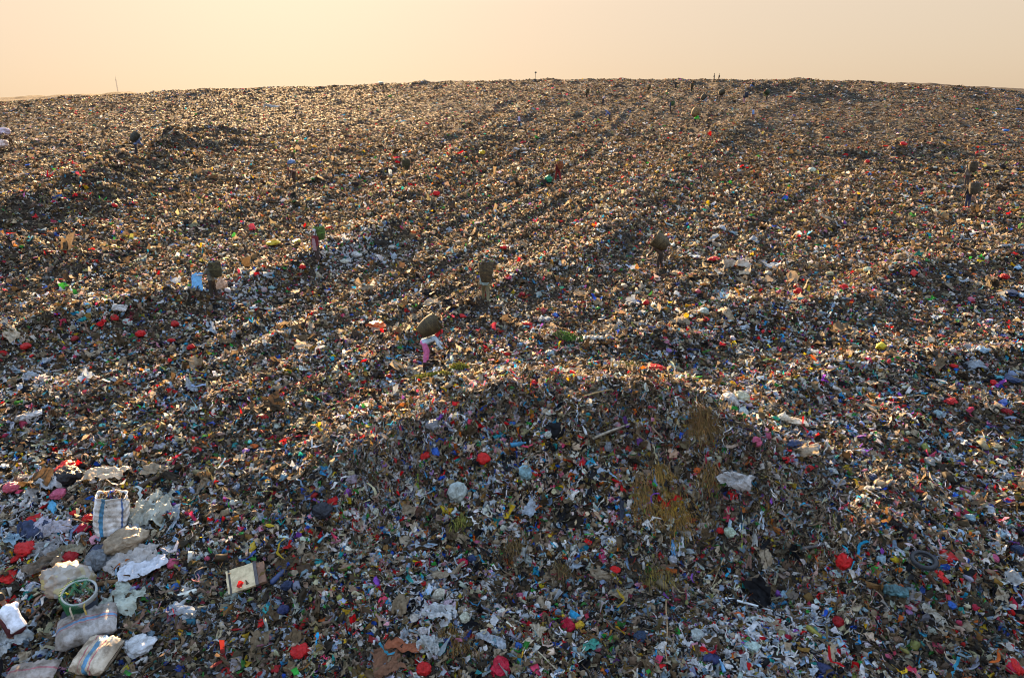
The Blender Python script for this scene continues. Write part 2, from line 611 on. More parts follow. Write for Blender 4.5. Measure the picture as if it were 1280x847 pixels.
def make_person(p, heading, pose, H, shirt, legs, head, boots=None, label='', sleeves='long', skirt=False,
                fine=True, apron=None, group='waste pickers at work on the slope'):
    lean, hp, lg, ar = POSES[pose]
    L = R(lean)
    t = Vector((0, math.sin(L), math.cos(L)))
    X = Vector((1, 0, 0))
    k = H / 1.66
    vox = .011 if fine else .026
    legs_j = []
    hz = 0
    for (a, kn) in lg:
        th = rot_yz(R(a)) * .42
        sh = rot_yz(R(a - kn)) * .41
        legs_j.append((th, sh))
        hz = max(hz, -(th + sh).z + .07)
    P0 = Vector((0, 0, hz))
    # keep the weight above the feet
    off = Vector((0, -.22 * math.sin(L) if pose != 'squat' else -.30, 0))
    P0 += off
    neck = P0 + t * .52
    hd = L * .8 + R(hp) - R(6)
    ht = Vector((0, math.sin(hd), math.cos(hd)))
    hf = Vector((0, math.cos(hd), -math.sin(hd)))     # the way the face looks
    hc = neck + ht * .10
    body = [([P0 - t * .08, P0, P0 + t * .16, P0 + t * .34, P0 + t * .46, P0 + t * .53],
             [(.12, .09), (.155, .11), (.13, .098), (.158, .112), (.15, .085), (.06, .06)], X, 12),
            ([neck - t * .05, hc], [.052, .048], X, 8),
            ([hc - ht * .0 + hf * .02, hc + ht * .05 + hf * .012, hc + ht * .11, hc + ht * .17, hc + ht * .215],
             [(.045, .05), (.064, .080), (.076, .095), (.070, .088), (.040, .05)], X, 12)]
    eyes = []
    if fine:
        body.append(([hc + ht * .115 + hf * .088, hc + ht * .075 + hf * .108], [.009, .015], X, 6))
        for s in (-1, 1):
            body.append(([hc + ht * .12 + X * s * .075, hc + ht * .075 + X * s * .078], [(.012, .022), (.010, .014)], X, 6))
            eyes.append(hc + ht * .108 + hf * .086 + X * s * .031)
        body.append(([hc + ht * .035 + hf * .078 - X * .02, hc + ht * .035 + hf * .078 + X * .02], [.008, .008], None, 6))
    S_t = [([P0 - t * .07, P0 + t * .02, P0 + t * .17, P0 + t * .34, P0 + t * .47, P0 + t * .545],
            [(.172, .135), (.176, .135), (.162, .125), (.182, .136), (.168, .105), (.075, .072)], X, 12)]
    T_t = [([P0 + t * .06, P0 - t * .03, P0 - t * .12], [(.165, .122), (.172, .13), (.12, .10)], X, 12)]
    B_t, hands = [], []
    for s, (th, sh) in zip((-1, 1), legs_j):
        h = P0 + X * s * .088 - t * .02
        kn, an = h + th, h + th + sh
        body.append(([h, h + th * .5, kn, kn + sh * .3, an], [.082, .073, .056, .056, .036], X, 8))
        toe = an + Vector((s * .02, .17, -.045))
        body.append(([an + Vector((0, -.05, -.03)), an + Vector((0, .05, -.03)), toe], [(.036, .03), (.042, .032), (.038, .018)], X, 8))
        T_t.append(([h, h + th * .5, kn, kn + sh * .45, an - sh * .06], [.108, .098, .082, .076, .068], X, 10))
        if boots is not None:
            B_t.append(([an - sh * .42, an - sh * .1, an + Vector((0, .0, -.035))], [.072, .06, .055], X, 10))
            B_t.append(([an + Vector((0, -.06, -.03)), an + Vector((0, .05, -.03)), toe + Vector((0, .03, 0))],
                        [(.05, .042), (.056, .045), (.05, .03)], X, 8))
    for s, (sa, ab, ea) in zip((-1, 1), ar):
        sa, ea = R(sa) + (L * .12 if pose in ('bend', 'stoop') else 0), R(ea)
        shd = P0 + t * .455 + X * s * .165
        d1 = Vector((s * math.sin(R(ab)), math.sin(sa) * math.cos(R(ab)), -math.cos(sa) * math.cos(R(ab))))
        d2 = Vector((s * math.sin(R(ab)) * .3, math.sin(sa + ea), -math.cos(sa + ea))).normalized()
        el = shd + d1 * .28
        wr = el + d2 * .245
        body.append(([P0 + t * .44 + X * s * .09, shd, shd + d1 * .14, el, wr], [.05, .055, .045, .037, .026], None, 8))
        if fine:
            side = (X * -s - d2 * (X * -s).dot(d2)).normalized()      # towards the thumb
            nrm = d2.cross(side)
            body.append(([wr, wr + d2 * .05, wr + d2 * .09], [(.028, .02), (.042, .019), (.040, .016)], side, 8))
            for q, (o_, ln) in enumerate(((-.03, .062), (-.010, .078), (.011, .084), (.031, .074))):
                b0 = wr + d2 * .08 + side * o_
                body.append(([b0, b0 + d2 * ln * .5 + nrm * .006, b0 + d2 * ln * .85 + nrm * .026], [.0105, .010, .009], None, 6))
            b0 = wr + d2 * .03 + side * .03
            body.append(([b0, b0 + side * .03 + d2 * .03, b0 + side * .035 + d2 * .065 + nrm * .012], [.013, .012, .010], None, 6))
        else:
            body.append(([wr, wr + d2 * .08, wr + d2 * .17], [(.028, .02), (.04, .02), (.026, .018)], None, 8))
        hands.append(wr + d2 * .10)
        if sleeves == 'long':
            S_t.append(([P0 + t * .45 + X * s * .10, shd, el, wr - d2 * .02], [.075, .076, .060, .048], None, 9))
        else:
            S_t.append(([P0 + t * .45 + X * s * .10, shd, shd + d1 * .2], [.075, .078, .072], None, 9))
    me = fuse('person', body, vox)
    o = link('person', me, M['skin'])
    o.location = p
    o.rotation_euler = (0, 0, heading)
    o.scale = (k, k, k)
    link('shirt', fuse('shirt', S_t, vox * 1.25), M['cloth'], o, shirt)
    if skirt:
        kz = (legs_j[0][0] + legs_j[1][0]) * .5
        sz = (legs_j[0][1] + legs_j[1][1]) * .5
        T_t = [([P0 + t * .05, P0 - t * .06, P0 + kz, P0 + kz + sz * .7], [(.165, .125), (.18, .15), (.2, .17), (.215, .185)], X, 14)]
        link('skirt', fuse('skirt', T_t, vox * 1.25), M['cloth'], o, legs)
    else:
        link('trousers', fuse('trousers', T_t, vox * 1.25), M['cloth'], o, legs)
    if apron is not None:
        f = Vector((0, t.z, -t.y))
        A = [([P0 + t * .36 + f * .115, P0 + t * .1 + f * .13, P0 - t * .12 + f * .135, P0 - t * .3 + f * .125],
              [(.10, .03), (.14, .03), (.15, .035), (.15, .03)], X, 10)]
        link('apron', fuse('apron', A, vox * 1.2), M['cloth'], o, apron)
    if boots is not None:
        for q in range(0, len(B_t), 2):
            link('boot', fuse('boot', B_t[q:q + 2], vox * 1.25), M['rubber'], o, boots)
    kind, hcol = head
    if kind == 'hair':
        tb = [([hc + ht * .06 - hf * .05, hc + ht * .13 - hf * .022, hc + ht * .19 - hf * .012, hc + ht * .235],
               [(.055, .045), (.084, .083), (.082, .095), (.045, .055)], X, 12)]
        link('hair', fuse('hair', tb, vox), M['hair'], o)
    elif kind == 'headscarf':
        tb = [([neck + ht * -.03 - hf * .02, hc + ht * .02 - hf * .025, hc + ht * .1 - hf * .018, hc + ht * .19 - hf * .008, hc + ht * .245],
               [(.11, .09), (.085, .08), (.095, .098), (.088, .102), (.05, .06)], X, 12)]
        link('headscarf', fuse('headscarf', tb, vox), M['cloth'], o, hcol)
    elif kind == 'cap':
        tb = [([hc + ht * .125 - hf * .005, hc + ht * .19, hc + ht * .25], [(.092, .108), (.09, .104), (.05, .06)], X, 12),
              ([hc + ht * .14 + hf * .05, hc + ht * .125 + hf * .18], [(.075, .012), (.06, .01)], X, 8)]
        link('cap', fuse('cap', tb, vox * .8, 2), M['cloth'], o, hcol)
        tb = [([hc + ht * .05 - hf * .05, hc + ht * .13 - hf * .022], [(.06, .05), (.084, .083)], X, 12)]
        link('hair', fuse('hair', tb, vox), M['hair'], o)
    elif kind == 'hat':
        tb = [([hc + ht * .15, hc + ht * .17, hc + ht * .2, hc + ht * .29], [(.2, .2), (.19, .19), (.12, .12), (.07, .07)], X, 14)]
        link('hat', fuse('hat', tb, vox, 2), M['cloth'], o, hcol)
    if fine and kind != 'none':
        for e in eyes:
            bm = bmesh.new()
            bmesh.ops.create_icosphere(bm, subdivisions=2, radius=.013, matrix=Matrix.Translation(e))
            link('eye', bm_mesh('eye', bm), M['eye'], o)
    tag(o, label, 'person', group)
    Wm = Matrix.Translation(Vector(p)) @ Matrix.Rotation(heading, 4, 'Z') @ Matrix.Scale(k, 4)
    return dict(o=o, W=Wm, P0=P0, t=t, L=L, hands=hands, hc=hc, ht=ht, neck=neck, k=k)


def rubbish_heap(name, r, parent, z, seed, h=.10):
    """a mound of little scraps filling a container: one mesh"""
    rr = np.random.default_rng(seed)
    n = 220
    a, q = rr.uniform(0, 6.28, n), np.sqrt(rr.uniform(0, 1, n)) * r
    V, Fc, Cc = scraps(n, np.stack([q * np.cos(a), q * np.sin(a), z + h * (1 - (q / r) ** 2) - .03 + rr.uniform(-.03, .03, n)], -1),
                       np.tile([0, 0, 1.0], (n, 1)), rr.uniform(.05, .11, n), rr, palette(rr, n, .5))
    return link(name, np_mesh(name, V, Fc, Cc), M['litter'], parent)


_BASKET = {}


def make_basket(w, h, colour, seed, fine=True, fill=True):
    """open cane basket, wider at the mouth; origin at the base, axis z"""
    key = (round(w, 2), round(h, 2), fine)
    t = thing('carrying_basket', (0, 0, 0))
    if key not in _BASKET:
        r1, r0 = w / 2, w * .36
        prof = [(0.001, 0.0), (r0 * .9, 0.0), (r0, .04)]
        for i in range(1, 9):
            q = i / 8
            prof.append((r0 + (r1 - r0) * q + .085 * math.sin(q * math.pi) ** .8 * w, .04 + (h - .04) * q))
        prof += [(r1 - .022, h), (r0 * .98, h * .35)]
        a = lathe('basket_body', prof, 28 if fine else 16, .02, seed)
        ang = np.linspace(0, 2 * math.pi, 25)
        bm = bmesh.new()
        for dz, rad in ((0, .022), (-h * .45, .014)):
            rr = r1 if dz > -.2 else r0 + (r1 - r0) * .55 + .085 * w
            pts = [(rr * 1.01 * math.cos(x), rr * 1.01 * math.sin(x), h + dz + .006 * math.sin(5 * x)) for x in ang[:-1]]
            pts.append(pts[0])
            tube_bm(bm, pts, [rad] * len(pts), None, 6)
        b = bm_mesh('rim', bm)
        bm = bmesh.new()
        for s in (-1, 1):
            pts = [(s * .13, r0 + (r1 - r0) * .75 + .06 * w, h * .82), (s * .15, r1 + .10, h * .78), (s * .15, r1 + .17, h * .55),
                   (s * .14, r1 + .08, h * .28), (s * .12, r0 * .95, h * .14)]
            tube_bm(bm, pts, [(.022, .008)] * 5, None, 6)
        c = bm_mesh('strap', bm)
        _BASKET[key] = (a, b, c)
    a, b, c = _BASKET[key]
    link('basket_body', a, M['weave'], t, colour, True)
    link('rim', b, M['wood'], t, tuple(min(1, x * 1.5) for x in colour))
    link('straps', c, M['cloth'], t, (.05, .045, .04))
    if fill:
        rubbish_heap('filling', w * .46, t, h - .06, seed, .2)
    return t


def on_back(P, basket, w, lift=.0, tilt=0.0, back=.0):
    """stands the basket on the picker's back along the torso"""
    L = P['L'] * .92 + tilt
    t = Vector((0, math.sin(L), math.cos(L)))
    b = Vector((0, -math.cos(P['L']), math.sin(P['L'])))
    o = P['P0'] + t * (lift - .02) + b * (.14 + w * .40 / P['k'] + back)
    basket.matrix_world = Matrix.Translation(P['W'] @ o) @ P['W'].to_3x3().normalized().to_4x4() @ Matrix.Rotation(-L, 4, 'X')


# ------------------------------------------------------------------ bags, sheets, sacks
def ico(sub):
    bm = bmesh.new()
    bmesh.ops.create_icosphere(bm, subdivisions=sub, radius=1.0)
    V = np.array([v.co[:] for v in bm.verts])
    Fc = np.array([[v.index for v in f.verts] for f in bm.faces])
    bm.free()
    return V, Fc


def bag_mesh(style, seed, sub=4):
    V, Fc = ico(sub)
    o = Vector((seed * 7.3, seed * 3.1, seed * 1.7))
    out = np.empty_like(V)
    st = {'balled': (.34, .27, (1, .95, .7)), 'crumpled': (.5, .26, (1.1, .9, .55)), 'flattened': (.6, .24, (1.2, 1, .32)),
          'twisted': (.45, .24, (1.9, .62, .5)), 'knotted': (.32, .25, (.9, .85, .9))}[style]
    for i, v in enumerate(V):
        q = Vector(v)
        w = q + mnoise.noise_vector(q * 1.4 + o) * .35
        big = mnoise.noise(w * 1.3 + o)
        fold = 1 - abs(mnoise.noise(w * 2.6 + o * 2)) * 2
        fold2 = 1 - abs(mnoise.noise(w * 6.0 + o * 3)) * 2
        fold3 = 1 - abs(mnoise.noise(w * 12.0 + o)) * 2
        r = 1 + st[0] * big + st[1] * fold + st[1] * .6 * fold2 + st[1] * .3 * fold3
        p = q * r
        if style == 'knotted':
            a = max(0, q.z - .55) / .45
            p = Vector((p.x * (1 - .88 * a ** .6), p.y * (1 - .88 * a ** .6), p.z + .5 * a))
            if a > .8:
                p.x *= 1 + 3.0 * (a - .8) / .2
                p.y *= 1 + 2.0 * (a - .8) / .2
        if style == 'twisted':
            an = q.x * 1.6
            p = Vector((p.x, p.y * math.cos(an) - p.z * math.sin(an), p.y * math.sin(an) + p.z * math.cos(an)))
            f = 1 - .55 * abs(q.x) ** 3
            p.y *= f
            p.z *= f
        out[i] = (p.x * st[2][0], p.y * st[2][1], max(p.z, -.55) * st[2][2])
    out /= np.ptp(out[:, 0])        # one metre wide
    me = np_mesh(style, out, Fc)
    return me


BAGS = {}


def bag(style, u, v, wpx, colour, cat='plastic bag', name='plastic_bag', mat='plastic', spin=None, asp=1.0, sink=.0, hpx=None):
    k = (style, random.randrange(5))
    if (k, mat) not in BAGS:
        BAGS[(k, mat)] = bag_mesh(k[0], k[1] * 11 + len(k[0]))
    me = BAGS[(k, mat)]
    p = at(u, v)
    w = wpx / px_m(p)
    n = normal(np.array([p[0]]), np.array([p[1]]), .3)[0]
    o = link(name, me, M[mat], None, colour)
    q = frame_quat(n * np.array([.7, .7, 1]), random.uniform(0, 6.28) if spin is None else spin)
    o.rotation_mode = 'QUATERNION'
    o.rotation_quaternion = q
    o.scale = (w * 1.02, w * asp * 1.02, w * random.uniform(.9, 1.1))
    hh = {'balled': .30, 'crumpled': .22, 'flattened': .12, 'twisted': .14, 'knotted': .33}[style]
    o.location = Vector(p) + Vector(n) * (w * hh * .75 + .065 * max(1, math.hypot(p[0], p[1]) / 25) - sink)
    o['category'] = cat
    return o


def sheet_mesh(seed, n=30, folds=1.0, aspect=1.0, lift=.22, name='sheet', flat=False):
    rr = np.random.default_rng(seed)
    g = np.linspace(-.5, .5, n)
    Xg, Yg = np.meshgrid(g, g * aspect)
    an = rr.uniform(0, 6.28)
    ed = 1 + .22 * vnoise(Xg * 2.2 + seed, Yg * 2.2, seed) + .1 * vnoise(Xg * 6 + seed, Yg * 6, seed + 5)
    X2 = Xg * ed + .08 * vnoise(Yg * 4, Xg * 3, seed + 2)
    Y2 = Yg * ed + .08 * vnoise(Xg * 4, Yg * 3, seed + 3)
    q = X2 * math.cos(an) + Y2 * math.sin(an)
    f1 = 1 - np.abs(vnoise(q * 4.0 + seed, (Y2 - X2) * 1.3, seed + 7))
    f2 = 1 - np.abs(vnoise(X2 * 7 + 2 * f1, Y2 * 7 + seed, seed + 9))
    f3 = vnoise(X2 * 15, Y2 * 15, seed + 4)
    f4 = 1 - np.abs(vnoise(X2 * 13 + seed, Y2 * 11 - 3 * f2, seed + 12))
    Z = lift * folds * (f1 * .6 + f2 * .4 + .22 * f4 + .12 * f3) - .5 * lift
    if flat:
        Z *= .35
    Z -= .5 * lift * np.maximum(0, np.hypot(X2, Y2 / aspect) / .5 - .75)
    V = np.stack([X2, Y2, Z], -1).reshape(-1, 3)
    me = np_mesh(name, V, grid_faces(n, n), uv=np.stack([Xg + .5, Yg / aspect + .5], -1).reshape(-1, 2))
    return me


def sheet(u, v, wpx, colour, seed, aspect=.8, spin=0.0, mat='film', name='plastic_sheet', lift=.22, cat='plastic sheet', up=.06, flat=False):
    p = at(u, v)
    w = wpx / px_m(p)
    n = normal(np.array([p[0]]), np.array([p[1]]), .4)[0]
    o = link(name, sheet_mesh(seed, 46, 1.0, aspect, lift, name, flat), M[mat], None, colour)
    o.rotation_mode = 'QUATERNION'
    o.rotation_quaternion = frame_quat(n * np.array([.7, .7, 1]), spin)
    o.scale = (w, w, w)
    o.location = Vector(p) + Vector(n) * up
    o['category'] = cat
    return o


def pillow(name, lx, ly, lz, seed, wr=.035, n=44, m=40):
    """a stuffed sack lying along x, flat seamed ends; UV x runs ACROSS the sack"""
    V, uv = [], []
    for i in range(n):
        a = i / (n - 1) * 2 - 1
        e = (1 - abs(a) ** 3.2) ** .55
        for j in range(m + 1):
            b = j / m * 2 * math.pi
            c, s = math.cos(b), math.sin(b)
            cy = math.copysign(abs(c) ** .8, c)
            sz = math.copysign(abs(s) ** .85, s)
            wz = -wr * 1.3 * max(0, .35 - abs(mnoise.noise(Vector((a * 4 + cy, cy * 2.5 + seed, sz * 2.5))))) * 2 + wr * (mnoise.noise(Vector((a * 3.2 + seed, cy * 1.5, sz * 1.5))) + .6 * mnoise.noise(Vector((a * 9 + seed, cy * 3, sz * 3)))
                       + .35 * mnoise.noise(Vector((a * 22, cy * 4 + seed, sz * 4))))
            V.append((a * lx / 2 * (1 + .02 * mnoise.noise(Vector((cy * 4, seed, sz)))),
                      cy * (ly / 2 * (.86 + .14 * e) + wz), sz * (lz / 2 * max(e, .04) + wz * e)))
            uv.append((.5 + .5 * cy, i / (n - 1)))
    me = np_mesh(name, np.array(V), grid_faces(m + 1, n), uv=np.array(uv))
    me.shade_smooth()
    return me


def standing_sack(w, d, h, seed, n=40, m=64):
    """upright stuffed sack with an open slumped mouth; UV x runs round it"""
    V, uv = [], []
    for i in range(n):
        a = i / (n - 1)
        bulge = .86 + .17 * math.sin(min(1, a * 1.05) * math.pi) ** .7 + (.05 if a > .93 else 0)
        if a < .06:
            bulge *= .8 + .2 * a / .06
        for j in range(m + 1):
            b = j / m * 2 * math.pi
            c, s = math.cos(b), math.sin(b)
            q = (abs(c) ** 3.2 + abs(s) ** 3.2) ** (-1 / 3.2)
            fold = .016 * math.sin(a * 46 + 2.5 * mnoise.noise(Vector((c * 1.3, s * 1.3, a * 3 + seed)))) * (.4 + abs(mnoise.noise(Vector((c * 2, s * 2, a * 6)))))
            wz = .05 * mnoise.noise(Vector((c * 1.5 + seed, s * 1.5, a * 3.0))) + fold * 1.3 + .012 * mnoise.noise(Vector((c * 7, s * 7, a * 14)))
            r = q * bulge + wz / w * 1.6
            z = a * h + (.06 * mnoise.noise(Vector((c * 1.6, s * 1.6, seed))) * a)
            V.append((c * r * w / 2, s * r * d / 2, z))
            uv.append((j / m, a))
    # the inside of the mouth
    for k, (sc, dz) in enumerate(((.93, -.02), (.84, -.14))):
        top = V[(n - 1) * (m + 1):n * (m + 1)]
        V += [(x * sc, y * sc, z + dz) for x, y, z in top]
        uv += [(j / m, 1.0) for j in range(m + 1)]
    me = np_mesh('sack_body', np.array(V), grid_faces(m + 1, n + 2), uv=np.array(uv))
    me.shade_smooth()
    return me


def stick(u0, v0, u1, v1, rpx, colour, name='stick', cat='stick', mat='wood', taper=.7, up=.1, n=7, label=None, bow=.03):
    a, b = at(u0, v0), at(u1, v1)
    a[2] += up
    b[2] += up
    A, B = Vector(a), Vector(b)
    r = rpx / px_m((a + b) / 2) / 2
    L = (B - A).length
    pts, rad = [], []
    for i in range(7):
        q = i / 6
        pts.append((B - A) * q + Vector((mnoise.noise(Vector((q * 3, u0, v0))), mnoise.noise(Vector((q * 3, v0, u0))), .8 * math.sin(q * math.pi))) * L * bow)
        rad.append(r * (1 - (1 - taper) * q) * (1 + .12 * mnoise.noise(Vector((q * 9, u0, 0)))))
    o = link(name, tube(name, pts, rad, n), M[mat], None, colour)
    o.location = A
    if label:
        tag(o, label, cat)
    o['category'] = cat
    return o


# ------------------------------------------------------------------ litter
PAL = np.array([  # r, g, b, weight in a dull zone, weight in a colourful zone
    (.44, .36, .26, 16, 8), (.30, .23, .15, 18, 7), (.17, .12, .07, 17, 7), (.11, .075, .043, 15, 8), (.040, .032, .024, 15, 13),
    (.016, .017, .022, 9, 12), (.58, .49, .37, 8, 6), (.82, .82, .82, 2.5, 12), (.46, .54, .64, 1.6, 8), (.28, .42, .60, .7, 6),
    (.60, .012, .016, 1.3, 3.4), (.64, .06, .14, .6, 2.0), (.68, .17, .02, .4, 1.0), (.68, .46, .02, .5, 1.5), (.04, .32, .05, .5, 1.8),
    (.02, .09, .50, .3, 1.7), (.03, .36, .66, .4, 2.4), (.26, .08, .48, .1, .7), (.02, .34, .33, .25, 1.1), (.26, .15, .04, 7, 3.5),
    (.66, .30, .38, .3, 1.3), (.30, .30, .09, 2.0, 1.2)])


def palette(rr, n, rich):
    rich = np.broadcast_to(np.asarray(rich, float), (n,))
    w0, w1 = PAL[:, 3] / PAL[:, 3].sum(), PAL[:, 4] / PAL[:, 4].sum()
    i0, i1 = rr.choice(len(PAL), n, p=w0), rr.choice(len(PAL), n, p=w1)
    i = np.where(rr.random(n) < rich, i1, i0)
    c = PAL[i, :3] * rr.uniform(.55, 1.35, (n, 1)) * rr.uniform(.88, 1.12, (n, 3))
    return np.clip(c, .008, .82)


def frames(nrm, rr, tilt):
    """random rotation matrices (n,3,3), z near nrm"""
    n = len(nrm)
    z = nrm + np.clip(rr.normal(0, 1, (n, 3)), -1.7, 1.7) * np.broadcast_to(np.asarray(tilt), (n,))[:, None]
    z /= np.linalg.norm(z, axis=1, keepdims=True)
    a = rr.normal(0, 1, (n, 3))
    x = a - z * (a * z).sum(1, keepdims=True)
    x /= np.linalg.norm(x, axis=1, keepdims=True)
    return np.stack([x, np.cross(z, x), z], -1)


def assemble(P, Rm, T, Fc, cols):
    """T (n,k,3) local shapes -> merged arrays"""
    n, k = T.shape[:2]
    V = np.einsum('nij,nkj->nki', Rm, T) + P[:, None, :]
    Fa = (Fc[None] + (np.arange(n) * k)[:, None, None]).reshape(-1, Fc.shape[1])
    C4 = np.ones((n, k, 4), np.float32)
    C4[..., :3] = cols[:, None, :]
    return V.reshape(-1, 3), Fa, C4.reshape(-1, 4)


def t_sheet(n, s, rr, g=4):
    x = np.linspace(-.5, .5, g)
    Xg, Yg = np.meshgrid(x, x)
    T = np.zeros((n, g * g, 3))
    ax = np.exp(np.clip(rr.normal(0, .38, (n, 1)), -.6, .6))
    T[..., 0] = Xg.ravel() * ax
    T[..., 1] = Yg.ravel() / ax
    curl = rr.normal(0, .7, (n, 1))
    T[..., 2] = curl * (T[..., 0] ** 2) + rr.normal(0, .5, (n, 1)) * T[..., 1] ** 2 + rr.normal(0, .5, (n, 1)) * T[..., 0] * T[..., 1]
    T += rr.normal(0, 1, T.shape) * np.array([.12, .12, .14]) / max(1.0, g / 4)
    return T * s[:, None, None], grid_faces(g, g)


_I1 = ico(1)
_I2 = ico(2)


def t_lump(n, s, rr, hi):
    V, Fc = _I2 if hi else _I1
    T = V[None] * .5 * (1 + rr.normal(0, .22, (n, len(V), 1)))
    T = T * np.stack([rr.uniform(.8, 1.5, n), rr.uniform(.6, 1.0, n), rr.uniform(.3, .75, n)], -1)[:, None, :]
    return T * s[:, None, None], Fc


def t_strip(n, s, rr, k=6, wid=.16):
    q = np.linspace(-.5, .5, k)
    T = np.zeros((n, k, 2, 3))
    bend = rr.normal(0, .9, (n, 1))
    T[..., 0] = q[None, :, None]
    w = wid * rr.uniform(.4, 1.4, (n, 1)) * (1 + .4 * rr.normal(0, 1, (n, k)))
    side = bend * (q[None] ** 2) + rr.normal(0, .06, (n, k))
    T[..., 1] = side[..., None] + w[..., None] * np.array([-.5, .5])
    T[..., 2] = (rr.normal(0, .6, (n, 1)) * q[None] ** 2 + rr.normal(0, .05, (n, k)))[..., None] + rr.normal(0, .05, (n, k, 2))
    return T.reshape(n, k * 2, 3) * s[:, None, None], grid_faces(2, k)


def t_stick(n, s, rr, thin=.05):
    th = np.arange(4) * np.pi / 2
    T = np.zeros((n, 3, 4, 3))
    q = np.array([-.5, rr.uniform(-.1, .1), .5])
    T[..., 0] = q[None, :, None]
    r = thin * rr.uniform(.4, 1.2, (n, 1, 1)) * np.array([1, .9, .7])[None, :, None]
    T[..., 1] = r * np.cos(th) + (rr.normal(0, .05, (n, 1)) * np.array([0, 1, 0]))[..., None]
    T[..., 2] = r * np.sin(th) + (rr.normal(0, .05, (n, 1)) * np.array([0, 1, 0]))[..., None]
    return T.reshape(n, 12, 3) * s[:, None, None], grid_faces(4, 3, True)


def t_bottle(n, s, rr):
    m = 8
    th = np.arange(m) * 2 * np.pi / m
    prof = np.array([(.02, -.5), (.14, -.49), (.16, -.4), (.14, 0), (.16, .15), (.05, .36), (.05, .47), (.01, .48)])
    T = np.zeros((n, len(prof), m, 3))
    T[..., 0] = prof[:, 1][None, :, None]
    T[..., 1] = prof[:, 0][None, :, None] * np.cos(th)
    T[..., 2] = prof[:, 0][None, :, None] * np.sin(th)
    T *= (1 + rr.normal(0, .03, T.shape))
    return T.reshape(n, -1, 3) * s[:, None, None], grid_faces(m, len(prof), True)


def t_box(n, s, rr):
    V = np.array([(x, y, z) for z in (-.5, .5) for y in (-.5, .5) for x in (-.5, .5)], float)
    Fc = np.array([(0, 2, 3, 1), (4, 5, 7, 6), (0, 1, 5, 4), (2, 6, 7, 3), (0, 4, 6, 2), (1, 3, 7, 5)])
    T = V[None] * np.stack([rr.uniform(.7, 1.1, n), rr.uniform(.4, .8, n), rr.uniform(.15, .5, n)], -1)[:, None, :]
    T = T + rr.normal(0, .05, T.shape)
    return T * s[:, None, None], Fc


def scraps(n, P, nrm, s, rr, cols, tilt=.5):
    T, Fc = t_sheet(n, s, rr, 4)
    return assemble(P, frames(nrm, rr, tilt), T, Fc, cols)


def tris(Fc):
    return Fc if Fc.shape[1] == 3 else np.concatenate([Fc[:, [0, 1, 2]], Fc[:, [0, 2, 3]]])


def join(parts):
    V, Fa, Cc, k = [], [], [], 0
    for v, f, c in parts:
        V.append(v)
        Fa.append(tris(f) + k)
        Cc.append(c)
        k += len(v)
    return np.concatenate(V), np.concatenate(Fa), np.concatenate(Cc)


# ------------------------------------------------------------------ ground
def build_ground():
    az = np.concatenate([np.linspace(-180, -60, 40, endpoint=False), np.linspace(-60, -44, 40, endpoint=False),
                         np.linspace(-44, 44, 420, endpoint=False), np.linspace(44, 60, 40, endpoint=False), np.linspace(60, 180, 41)])
    az = np.radians(az)
    r = np.concatenate([[.5, 2, 4], np.geomspace(6, 260, 560), [300, 360, 450, 600, 900, 1500, 2300]])
    A, Q = np.meshgrid(az, r)
    X, Y = Q * np.sin(A), Q * np.cos(A)
    Z = Hground(X, Y)
    V = np.stack([X, Y, Z], -1).reshape(-1, 3)
    me = np_mesh('ground', V, grid_faces(len(az), len(r))[:, ::-1])
    me.shade_smooth()
    o = link('ground', me, ground_mat())
    o['kind'] = 'structure'


build_ground()

# ------------------------------------------------------------------ waste pickers and their baskets
OLIVE, CANE, DKB, GRN = (.09, .075, .035), (.24, .17, .08), (.075, .068, .055), (.07, .15, .06)


SPOTS = []


def picker(u, v, pose, hd, H, shirt, legs, head, label, basket=None, bl=None, tilt=0.0, lift=.0, bfill=True, **kw):
    p = at(u, v)
    SPOTS.append((p[0], p[1]))
    p = p + np.array([0, 0, .09 + min(.5, .10 * (max(1, math.hypot(p[0], p[1]) / 25) - 1))])
    fine = kw.pop('fine', px_m(p) > 13)
    P = make_person(p, R(hd), pose, H, shirt, legs, head, label=label, fine=fine, **kw)
    if basket:
        w, h, c = basket
        b = make_basket(w, h, c, int(u), fine, bfill)
        on_back(P, b, w, lift, tilt)
        tag(b, bl, 'basket', 'baskets carried by the waste pickers')
    return P


DT, BK, BRN, MAR = (.07, .06, .05), (.03, .03, .04), (.07, .04, .025), (.12, .014, .02)
picker(538, 456, 'bend', -72, 1.58, (.40, .53, .68), (.56, .16, .40), ('headscarf', (.55, .02, .03)),
       'picker in pale blue shirt, pink trousers and red headscarf, bent double over the litter',
       (.68, .80, (.075, .062, .03)), 'large olive basket lying along the back of the bending picker in pink trousers', tilt=R(-8), boots=(.05, .04, .035))
picker(607, 379, 'walk', 8, 1.62, (.30, .45, .50), (.16, .15, .09), ('hair', None),
       'picker in khaki trousers seen from behind, almost hidden by a tall basket',
       (.60, .90, (.085, .068, .036)), 'tall brown basket on the back of the picker in khaki trousers', lift=.12, boots=(.06, .045, .03))
P3 = picker(267, 375, 'hold', 82, 1.58, (.13, .14, .12), (.035, .03, .025), ('hair', None),
            'dark haired picker in grey shirt facing left, holding out a blue plastic sack',
            (.52, .68, (.08, .08, .04)), 'green brown basket on the back of the picker with the blue sack', lift=.1, sleeves='short')
picker(397, 329, 'stand', 150, 1.56, (.16, .02, .03), (.06, .045, .045), ('headscarf', (.62, .66, .74)),
       'picker in dark red top, pale headscarf and greyish pink apron, facing the camera',
       (.55, .7, (.10, .22, .05)), 'bright green basket showing behind the head of the picker in dark red', lift=.22, apron=(.38, .26, .30))
